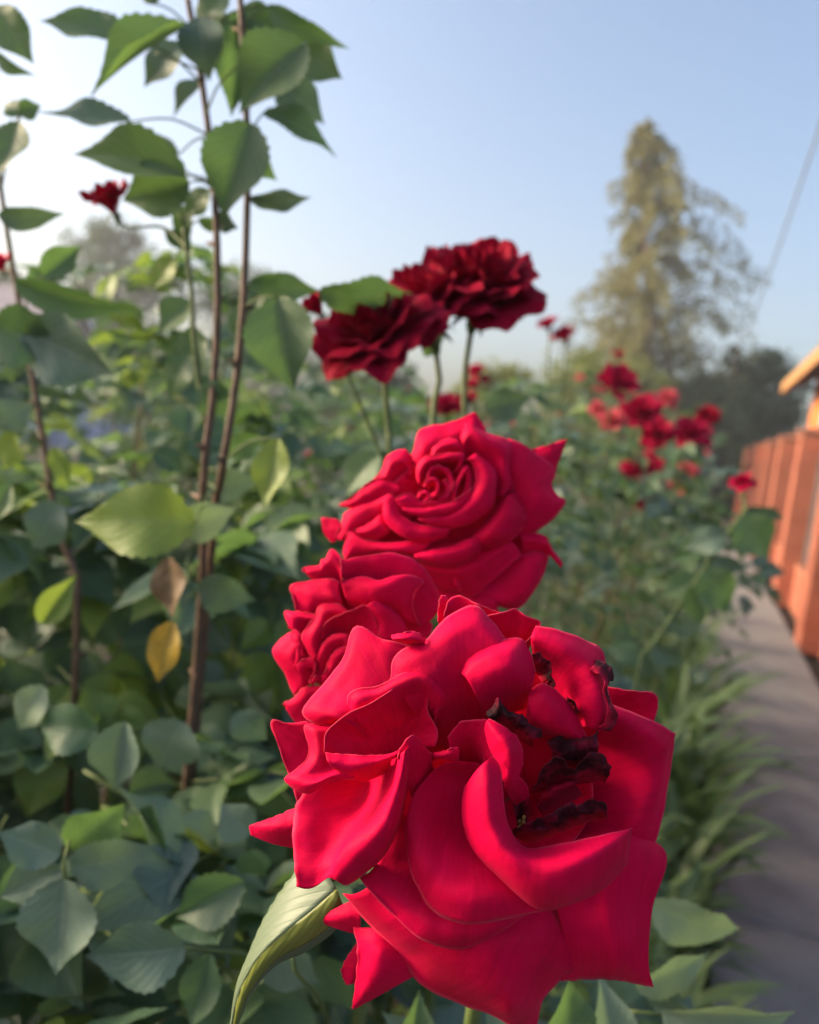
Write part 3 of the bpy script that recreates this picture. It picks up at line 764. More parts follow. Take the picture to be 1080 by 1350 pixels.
# ------------------------------------------------------------------ 1. the big bloom with the withered centre
HD = 0.245
hp = px(650, 1075, HD * 1.13)
hero = thing('rose_bush', 'rose bush bearing the large crimson bloom with a blackened withered centre', 'rose bush', grounded(hp, 0, .12))
hax = (px(675, 1040, HD) - hp).normalized()
hf = calyx(hero, hp, hax, 0.011)
stem(hero, [hp - hax * .012, px(640, 1110, HD * 1.25), px(625, 1240, HD * 1.42), px(600, 1500, HD * 1.6), grounded(hp, 0, .14) + Z * .4, grounded(hp, 0, .12)], .0032, .006, thorns=14)
HP = [
 # name of the piece (note), rails rim -> base, bulge
 # outer ring behind
 ([[(800, 905, -75), (835, 911, -72), (864, 914, -78), (867, 935, -86), (861, 955, -80)], [(740, 940, -90), (770, 960, -95), (800, 985, -90)]], 5),
 ([[(405, 951, -62), (378, 953, -66), (357, 950, -70), (367, 985, -66), (381, 1022, -60), (394, 1062, -55)], [(470, 985, -70), (455, 1010, -75), (450, 1050, -72)]], 8),
 ([[(400, 1060, -50), (362, 1077, -58), (329, 1088, -66)], [(410, 1088, -40), (365, 1092, -48), (329, 1092, -66)], [(410, 1122, -55), (362, 1113, -62), (331, 1101, -66)]], 0),
 ([[(470, 1185, -60), (445, 1196, -62), (419, 1211, -72)], [(475, 1208, -48), (448, 1211, -55), (420, 1214, -72)], [(475, 1233, -62), (450, 1226, -64), (424, 1217, -72)]], 0),
 ([[(474, 1238, -70), (456, 1265, -74), (450, 1282, -78), (457, 1299, -80)], [(490, 1260, -66), (478, 1285, -70), (468, 1296, -76)]], 4),
 ([[(466, 1222, -58), (471, 1250, -52), (469, 1295, -56), (464, 1329, -66)], [(505, 1225, -46), (505, 1262, -34), (492, 1295, -40), (466, 1330, -66)], [(560, 1240, -52), (560, 1275, -50), (520, 1301, -52), (468, 1330, -67)]], 0),
 # right
 ([[(786, 922, -40), (838, 940, -42), (886, 964, -62), (889, 975, -74), (877, 1060, -72), (860, 1122, -66), (835, 1165, -58)],
   [(778, 940, -38), (822, 958, -34), (864, 985, -40), (866, 1020, -46), (852, 1070, -46), (832, 1125, -48), (810, 1165, -50)],
   [(735, 970, -78), (775, 985, -70), (800, 1010, -66), (805, 1040, -64), (798, 1075, -66), (780, 1110, -70), (760, 1150, -70)],
   [(690, 1010, -110), (705, 1020, -112), (715, 1035, -112), (715, 1060, -112), (712, 1085, -112), (705, 1110, -112)]], 0),
 ([[(739, 1294, -46), (780, 1291, -50), (822, 1294, -50), (862, 1302, -62)],
   [(745, 1262, -34), (785, 1260, -30), (822, 1262, -26), (855, 1268, -50)],
   [(738, 1215, -30), (778, 1205, -26), (818, 1200, -26), (860, 1198, -54)],
   [(720, 1150, -40), (770, 1125, -38), (832, 1104, -42), (877, 1122, -66)],
   [(690, 1110, -100), (720, 1090, -100), (760, 1080, -92), (800, 1085, -84)]], 0),
 # bottom skirt
 ([[(452, 1178, -40), (480, 1211, -40), (524, 1257, -42), (553, 1296, -46), (600, 1321, -48), (642, 1336, -50), (676, 1354, -58), (700, 1362, -66), (708, 1352, -66)],
   [(470, 1178, -22), (510, 1212, -14), (560, 1250, -8), (600, 1278, -4), (640, 1298, 0), (665, 1312, -2), (678, 1330, -14), (700, 1335, -40), (716, 1318, -54)],
   [(500, 1160, -20), (545, 1195, -6), (590, 1225, 2), (630, 1240, 8), (660, 1252, 8), (685, 1265, 2), (705, 1275, -12), (725, 1285, -30), (740, 1290, -44)],
   [(540, 1140, -30), (580, 1170, -20), (620, 1190, -16), (655, 1200, -14), (690, 1208, -16), (715, 1215, -20), (735, 1225, -28), (750, 1240, -36), (757, 1255, -42)],
   [(600, 1100, -90), (620, 1105, -90), (640, 1110, -92), (655, 1110, -92), (670, 1110, -92), (680, 1110, -92), (690, 1110, -92), (700, 1110, -92), (705, 1105, -92)]], 0),
 ([[(474, 1158, -8), (505, 1193, -2), (535, 1222, 4), (560, 1240, 8), (608, 1251, 12), (660, 1228, 10), (700, 1200, 0)],
   [(495, 1140, -10), (525, 1170, 0), (555, 1195, 8), (585, 1212, 14), (620, 1216, 16), (660, 1205, 10), (690, 1185, 0)],
   [(528, 1070, -40), (550, 1090, -40), (575, 1110, -42), (600, 1120, -46), (625, 1120, -50), (650, 1115, -54), (670, 1110, -60)]], 0),
 # top, behind
 ([[(577, 818, -40), (578, 800, -40), (582, 785, -40), (590, 789, -40), (587, 808, -38)], [(590, 850, -50), (592, 850, -50), (600, 850, -50)]], 2),
 ([[(585, 812, -34), (592, 791, -34), (607, 785, -36), (632, 797, -32), (662, 808, -32)], [(590, 870, -66), (610, 870, -70), (650, 870, -66)]], 6),
 ([[(640, 812, -22), (667, 806, -22), (681, 803, -26), (694, 812, -22), (712, 819, -26), (708, 832, -16), (690, 848, -12)], [(650, 880, -60), (665, 885, -60), (680, 885, -58), (688, 880, -52)]], 8),
 # top right, folding down to the withered rim
 ([[(706, 826, -14), (740, 832, -16), (790, 853, -26), (799, 880, -18), (803, 915, -6), (812, 950, -8), (800, 964, -8)],
   [(700, 842, -2), (735, 855, 4), (768, 873, 6), (784, 897, 12), (790, 925, 16), (790, 948, 12), (784, 962, 6)],
   [(702, 872, -30), (722, 882, -22), (742, 896, -14), (756, 915, -6), (764, 935, -4), (770, 950, -4), (772, 958, -4)],
   [(690, 930, -80), (705, 930, -80), (720, 940, -76), (735, 950, -72), (745, 955, -70), (750, 960, -70), (755, 965, -70)]], 0),
 # big top petal
 ([[(514, 898, 4), (519, 868, 2), (538, 852, 0), (563, 842, -4), (592, 811, -14), (627, 798, -20), (650, 820, -12), (670, 846, -4)],
   [(524, 905, 12), (536, 885, 14), (556, 870, 14), (580, 855, 12), (606, 838, 8), (628, 830, 6), (645, 842, 8), (660, 860, 10)],
   [(545, 940, 6), (560, 925, 8), (578, 915, 8), (598, 905, 6), (618, 900, 4), (632, 898, 4), (644, 900, 4), (655, 905, 4)],
   [(580, 985, -60), (590, 990, -64), (600, 995, -66), (612, 1000, -68), (624, 1000, -70), (635, 1000, -72), (645, 1000, -72), (652, 1000, -72)]], 0),
 # curled lip on it
 ([[(516, 838, 0), (530, 834, 4), (548, 833, 4), (562, 843, 0)], [(518, 843, 6), (532, 842, 12), (550, 843, 10), (560, 847, 3)], [(530, 848, -4), (540, 850, -2), (552, 850, -2), (560, 848, 0)]], 0),
 # round bright petal
 ([[(606, 888, 10), (616, 866, 8), (650, 848, 4), (684, 841, -2), (699, 858, 0), (706, 886, 4)],
   [(614, 893, 22), (632, 877, 26), (655, 866, 28), (680, 864, 24), (694, 876, 18), (703, 897, 10)],
   [(628, 918, 18), (645, 907, 24), (663, 898, 28), (680, 897, 26), (692, 903, 18), (700, 913, 6)],
   [(640, 950, -30), (655, 945, -26), (668, 940, -22), (680, 938, -24), (690, 935, -28), (696, 930, -34)]], 0),
 # tongue
 ([[(698, 910, 6), (716, 901, 6), (735, 912, 6), (757, 935, 2), (773, 969, -2)],
   [(696, 922, 16), (712, 920, 22), (731, 932, 22), (750, 950, 14), (771, 973, -2)],
   [(695, 937, 8), (705, 952, 10), (728, 962, 12), (748, 969, 6), (769, 977, -4)],
   [(690, 960, -50), (700, 970, -50), (720, 975, -46), (740, 978, -44), (760, 980, -44)]], 0),
 # upper left broad petal
 ([[(548, 852, -14), (520, 846, -16), (498, 839, -22), (478, 826, -30), (464, 831, -34), (452, 868, -26), (428, 900, -18), (402, 930, -10), (400, 944, -6), (415, 955, -2), (440, 956, -2)],
   [(550, 870, -8), (525, 868, -8), (503, 862, -10), (484, 857, -14), (472, 862, -14), (462, 882, -10), (446, 907, -4), (428, 928, 2), (425, 939, 6), (433, 945, 8), (448, 948, 8)],
   [(560, 930, -10), (545, 930, -6), (530, 930, -2), (515, 930, 0), (505, 932, 0), (495, 938, 2), (482, 944, 4), (470, 950, 6), (466, 954, 6), (466, 957, 6), (470, 960, 6)],
   [(590, 1000, -80), (580, 1000, -78), (572, 1002, -76), (566, 1004, -74), (560, 1006, -72), (555, 1008, -70), (550, 1010, -70), (545, 1012, -68), (542, 1014, -68), (540, 1016, -68), (540, 1018, -68)]], 0),
 # lip behind the left dish
 ([[(456, 938, 6), (462, 912, 8), (500, 903, 12), (530, 888, 14), (557, 883, 12), (578, 897, 12), (593, 919, 4), (587, 931, 2), (572, 936, 6)],
   [(470, 950, 8), (480, 930, 14), (508, 920, 18), (532, 908, 20), (553, 903, 20), (568, 910, 20), (580, 922, 16), (580, 932, 10), (572, 942, 4)],
   [(500, 985, -30), (505, 980, -30), (520, 975, -28), (535, 972, -28), (548, 972, -28), (558, 974, -30), (566, 976, -32), (570, 980, -36), (570, 985, -40)]], 0),
 # left dish, seen from inside
 ([[(427, 992, 14), (428, 972, 14), (437, 957, 14), (464, 938, 16), (497, 922, 18), (533, 899, 18), (552, 896, 16), (564, 915, 14), (564, 938, 8), (577, 962, 4), (574, 984, 6)],
   [(440, 994, 8), (446, 975, 4), (460, 962, 2), (482, 948, 2), (508, 936, 4), (532, 920, 6), (546, 917, 8), (553, 928, 4), (553, 945, -2), (560, 965, -6), (560, 985, -4)],
   [(470, 1000, 4), (478, 985, -8), (488, 975, -12), (502, 968, -14), (517, 962, -14), (530, 957, -14), (537, 956, -14), (540, 960, -16), (541, 967, -18), (543, 976, -18), (543, 990, -14)],
   [(500, 1020, -12), (505, 1010, -20), (510, 1005, -24), (516, 1002, -26), (522, 1000, -28), (526, 1000, -28), (528, 1000, -28), (530, 1000, -28), (530, 1004, -28), (530, 1008, -26), (530, 1015, -24)]], 0),
 # left column running down to the beak
 ([[(436, 952, -4), (416, 955, -6), (401, 957, -10), (407, 985, -4), (402, 1003, 2), (388, 1016, 8), (375, 1027, 10), (388, 1040, 16), (410, 1046, 20), (436, 1030, 24), (468, 1026, 22)],
   [(445, 962, 2), (430, 965, 4), (420, 968, 4), (422, 990, 8), (418, 1005, 12), (408, 1015, 16), (398, 1024, 20), (404, 1030, 24), (418, 1031, 28), (440, 1022, 28), (466, 1020, 24)],
   [(470, 990, -10), (460, 990, -8), (452, 990, -6), (450, 998, -2), (448, 1004, 2), (446, 1008, 6), (444, 1010, 8), (448, 1012, 10), (454, 1012, 12), (464, 1010, 12), (475, 1012, 14)]], 0),
 # front lip under the dish
 ([[(429, 992, 22), (468, 995, 26), (508, 995, 28), (530, 987, 28)], [(432, 1004, 30), (465, 1008, 34), (496, 1004, 34), (524, 994, 32)], [(440, 1013, 26), (462, 1020, 28), (488, 1012, 30), (516, 1002, 30)], [(455, 1022, 10), (475, 1030, 8), (495, 1025, 8), (515, 1015, 10)]], 0),
 # big scoop at the left with its rolled edge
 ([[(408, 1036, -12), (391, 1060, -8), (386, 1097, 4), (389, 1142, 16), (391, 1169, 18)],
   [(425, 1030, -10), (412, 1065, -6), (408, 1105, 8), (407, 1145, 20), (404, 1172, 20)],
   [(452, 1022, -14), (444, 1062, -14), (432, 1105, 4), (424, 1143, 20), (416, 1169, 22)],
   [(488, 1012, -16), (480, 1050, -18), (462, 1092, 2), (444, 1130, 24), (428, 1160, 26)],
   [(520, 1000, 20), (510, 1040, 22), (488, 1082, 28), (456, 1118, 34), (434, 1157, 30)],
   [(533, 990, 46), (526, 1030, 48), (508, 1080, 48), (478, 1122, 44), (444, 1161, 32)],
   [(540, 985, 34), (534, 1030, 36), (522, 1086, 36), (496, 1133, 30), (456, 1167, 20)],
   [(545, 990, 0), (538, 1035, 0), (526, 1088, -2), (505, 1130, -6), (470, 1160, -14)]], 0),
 # fold tip standing at the head of the scoop
 ([[(524, 1000, 40), (528, 985, 42), (544, 969, 40), (560, 985, 24), (572, 996, 10)], [(530, 1010, 30), (540, 1000, 34), (552, 996, 28), (562, 1002, 16), (570, 1008, 6)], [(545, 1060, 0), (555, 1050, -4), (565, 1040, -10), (572, 1035, -16), (580, 1030, -22)]], 0),
 # light tip beside it
 ([[(570, 993, 16), (588, 989, 20), (604, 985, 22), (605, 1000, 20)], [(574, 1000, 18), (588, 1001, 20), (600, 1004, 16), (604, 1004, 14)]], 4),
 # central cup, turned out at the bottom
 ([[(534, 1102, 22), (541, 1146, 26), (556, 1180, 32), (577, 1206, 38), (615, 1218, 42), (660, 1213, 42), (705, 1204, 36), (750, 1190, 26)],
   [(536, 1080, 24), (552, 1125, 34), (574, 1158, 42), (600, 1178, 50), (630, 1186, 52), (660, 1184, 48), (700, 1180, 40), (735, 1170, 28)],
   [(545, 1048, 18), (560, 1080, 22), (582, 1110, 24), (606, 1132, 30), (630, 1146, 36), (655, 1152, 36), (685, 1155, 32), (710, 1150, 24)],
   [(562, 1026, 12), (575, 1048, 6), (592, 1070, 2), (610, 1090, 4), (628, 1106, 10), (648, 1118, 16), (670, 1125, 16), (690, 1125, 10)],
   [(575, 1014, 14), (590, 1020, 0), (602, 1030, -10), (614, 1042, -16), (626, 1055, -18), (638, 1068, -18), (650, 1078, -18), (660, 1085, -20)],
   [(588, 1006, 18), (606, 1004, 10), (618, 1005, 2), (630, 1006, -4), (640, 1012, -12), (648, 1022, -18), (655, 1035, -24), (660, 1050, -30)]], 0),
 # shaded inner petal
 ([[(590, 972, 0), (606, 953, 4), (626, 949, 8), (642, 950, 12), (648, 975, 14), (648, 1000, 14)], [(596, 1000, -8), (606, 985, -8), (618, 978, -6), (628, 978, -4), (636, 988, -2), (640, 1004, 0)], [(610, 1030, -40), (616, 1025, -40), (624, 1020, -40), (632, 1020, -38), (638, 1024, -36), (640, 1030, -34)]], 0),
 # small upper crescent
 ([[(645, 947, 30), (660, 955, 34), (682, 972, 36), (690, 994, 36), (687, 1016, 34), (680, 1030, 32)], [(641, 952, 32), (652, 966, 42), (668, 984, 48), (674, 1003, 48), (674, 1020, 44), (674, 1032, 38)], [(639, 962, 26), (644, 982, 32), (653, 1002, 36), (660, 1018, 38), (664, 1030, 38), (668, 1040, 34)]], 0),
 # lower end of it going down into the hollow
 ([[(684, 1024, 30), (694, 1034, 14), (698, 1050, 2)], [(664, 1036, 34), (672, 1052, 10), (680, 1062, -10)]], 6),
 # the great smile: crescent turning into the lower lip
 ([[(650, 997, 44), (660, 1012, 44), (663, 1045, 44), (668, 1080, 42), (679, 1105, 42), (698, 1118, 44), (740, 1113, 48), (785, 1103, 48), (834, 1091, 40)],
   [(640, 1004, 52), (645, 1026, 58), (648, 1056, 62), (656, 1090, 66), (672, 1118, 70), (700, 1136, 74), (744, 1136, 76), (788, 1122, 68), (833, 1096, 42)],
   [(628, 1016, 50), (630, 1040, 56), (632, 1066, 60), (642, 1100, 66), (662, 1130, 72), (700, 1158, 78), (745, 1160, 78), (790, 1144, 66), (831, 1108, 38)],
   [(618, 1030, 42), (614, 1052, 46), (616, 1080, 50), (629, 1116, 54), (655, 1146, 60), (702, 1184, 66), (748, 1182, 66), (794, 1162, 54), (829, 1124, 30)],
   [(613, 1040, 24), (610, 1060, 26), (612, 1090, 28), (625, 1122, 32), (655, 1154, 38), (708, 1198, 44), (752, 1192, 44), (795, 1172, 36), (826, 1140, 18)],
   [(630, 1050, -6), (628, 1070, -6), (630, 1095, -6), (640, 1120, -4), (665, 1150, 0), (705, 1180, 4), (745, 1178, 4), (780, 1160, 0), (805, 1140, -10)]], 0),
]
for rails, bulge in HP:
    traced(hf, 'petal', rails, HD, M_RED, bulge=bulge, nu=34, nv=28)
# backing petals that close the bloom from behind
for k in range(7):
    a = 6.2832 * k / 7 + .3; c = (650, 1065)
    rail = lambda r, z, w: [(c[0] + r * math.cos(a + u * w), c[1] + r * math.sin(a + u * w) * 1.08, z + 6 * math.cos(u * 2)) for u in (-1, -.5, 0, .5, 1)]
    traced(hf, 'petal', [rail(172, -86 - 3 * (k % 2), .55), rail(120, -96 - 3 * (k % 2), .62), rail(60, -112 - 3 * (k % 2), .7), rail(14, -128, .8)], HD, M_RED, nu=16, nv=12)
for k in range(6):
    a = 6.2832 * k / 6 + .1; c = (690, 1045)
    rail = lambda r, z, w: [(c[0] + r * math.cos(a + u * w), c[1] + r * math.sin(a + u * w), z + 6 * math.cos(u * 2)) for u in (-1, -.5, 0, .5, 1)]
    traced(hf, 'petal', [rail(92, -52 - 3 * (k % 2), .7), rail(70, -72 - 3 * (k % 2), .75), rail(38, -96, .8), rail(8, -120, .8)], HD, M_RED, nu=16, nv=12)
# withered petals in the hollow
WP = [
 ([[(641, 938, 18), (656, 921, 22), (668, 934, 24), (690, 944, 22), (712, 962, 16), (714, 972, 12)], [(650, 948, 20), (664, 942, 26), (678, 952, 26), (692, 960, 24), (704, 974, 16)], [(665, 965, -6), (680, 972, -6), (695, 980, -8), (702, 984, -10)]], 3.6),
 ([[(702, 862, -4), (714, 863, -2), (724, 876, -2), (729, 893, -2), (734, 907, -4)], [(703, 880, -10), (708, 890, -14), (714, 898, -14), (722, 906, -14)]], 3),
 ([[(790, 872, -6), (806, 880, 2), (809, 894, 8), (800, 906, 10), (812, 936, 12), (812, 955, 8), (800, 966, 6)], [(778, 884, 12), (790, 890, 14), (796, 898, 14), (795, 910, 14), (800, 935, 14), (798, 952, 12), (790, 960, 10)]], 3.5),
 ([[(746, 918, 4), (757, 924, 8), (762, 938, 6)], [(748, 930, -14), (756, 938, -14), (760, 948, -14)]], 2.5),
 ([[(706, 1033, 2), (712, 1018, 8), (722, 1004, 12), (733, 997, 14), (746, 1006, 14), (756, 1014, 10), (768, 1000, 14), (779, 993, 18), (796, 996, 16), (806, 1010, 10), (803, 1024, 4)], [(700, 1038, -14), (710, 1032, -8), (722, 1024, -2), (734, 1018, 0), (746, 1020, 0), (757, 1023, 0), (768, 1016, 4), (780, 1012, 8), (790, 1014, 8), (798, 1020, 4), (800, 1027, 0)], [(700, 1046, -20), (712, 1042, -20), (725, 1040, -20), (736, 1038, -20), (748, 1036, -20), (758, 1035, -20), (770, 1032, -20), (780, 1030, -20), (788, 1030, -20), (794, 1030, -20), (798, 1032, -20)]], 3.6),
 ([[(722, 978, -10), (740, 973, -2), (765, 972, 0), (790, 966, -2)], [(728, 996, -12), (746, 1000, -6), (766, 998, -4), (788, 990, -6)], [(730, 1015, -40), (746, 1018, -40), (765, 1015, -40), (785, 1008, -40)]], 3.6),
 ([[(676, 1098, -10), (694, 1086, 4), (712, 1080, 10), (738, 1067, 12), (766, 1060, 12), (794, 1056, 10), (802, 1074, 4)], [(680, 1104, -16), (696, 1098, -4), (714, 1096, 2), (738, 1086, 4), (766, 1074, 4), (792, 1070, 2), (800, 1078, 0)], [(690, 1112, -20), (705, 1110, -20), (722, 1104, -20), (742, 1096, -20), (765, 1088, -20), (785, 1082, -20), (795, 1082, -20)]], 4.0),
 ([[(668, 1042, -14), (676, 1056, -10), (680, 1075, -12), (684, 1094, -18)], [(694, 1048, -30), (700, 1060, -30), (702, 1074, -32), (700, 1090, -36)]], 3),
]
for rails, cr in WP:
    o = traced(hf, 'petal', rails, HD, M_WITHER, nu=44, nv=18, crumple=cr, rim=False); o['label'] = 'blackened withered petal'
o = traced(hf, 'petal', [[(706, 1061, -8), (722, 1041, -2), (740, 1033, 0), (757, 1028, -2)], [(710, 1066, -8), (728, 1050, 0), (744, 1040, 2), (760, 1034, -2)], [(716, 1080, -40), (735, 1068, -40), (752, 1058, -40), (768, 1048, -40)]], HD, M_DARK, crumple=2)
o['label'] = 'dark shrivelled petal'
for k in range(9):
    a = px(683 + rng.uniform(-7, 9), 1082 + rng.uniform(-8, 12), HD * (1 + rng.uniform(0, .02))); b = px(690, 1070, HD * 1.07)
    V, F = tube([b, b.lerp(a, .6), a], [.0003, .0003, .0006], 6); inv = WM[hf.name].inverted()
    add('stamen', mesh_from('stamen', [inv @ Vector(v) for v in V], F, M_STAMEN), hf, WM[hf.name].copy())
# folded leaf under the bloom
LFD = 0.272
r_out = [(414, 1124, -22), (378, 1162, -24), (348, 1210, -22), (328, 1256, -16), (311, 1302, -12), (302, 1366, -20)]
r_mid = [(444, 1172, 10), (406, 1205, 12), (372, 1231, 12), (338, 1266, 6), (315, 1312, -4), (304, 1366, -19)]
r_low = [(452, 1192, 8), (440, 1218, 6), (406, 1243, 6), (364, 1266, 4), (328, 1311, -5), (307, 1366, -20)]
r_un = [(456, 1200, -6), (440, 1228, -6), (404, 1254, -6), (362, 1274, -4), (330, 1314, -8), (309, 1366, -21)]
def traced_leaf(rails, mat, D, lab=None):
    o = traced(hero, 'leaf', rails, D, mat, nu=30, nv=8, wob=.8, th=.0003, rim=False)
    me = o.data
    for l in me.uv_layers[0].data: l.uv = (l.uv[1], l.uv[0])
    n_ = 30
    for i in range(1, n_, 2):
        a = me.vertices[8 * (n_ + 1) + i]; b = me.vertices[7 * (n_ + 1) + i]
        a.co = a.co.lerp(b.co, .38)
    if lab: o['label'] = lab
    return o
traced_leaf([r_mid, [(a[0] * .5 + b[0] * .5, a[1] * .5 + b[1] * .5, a[2] * .5 + b[2] * .5 + 3) for a, b in zip(r_mid, r_out)], r_out], M_LGREY, LFD, 'pale folded upper half of the leaf under the bloom')
traced_leaf([r_mid, [(a[0] * .5 + b[0] * .5, a[1] * .5 + b[1] * .5, a[2] * .5 + b[2] * .5 + 4) for a, b in zip(r_mid, r_low)], r_low], M_OLIVE, LFD, 'olive underside of the folded leaf')
traced_leaf([r_un, r_low], M_LGREY, LFD, 'pale turned-back rim of the folded leaf')
stem(hero, [px(436, 1160, LFD), px(470, 1150, LFD * 1.06), px(560, 1200, LFD * 1.2), px(622, 1260, HD * 1.44)], .0009, .0013, name='petiole')

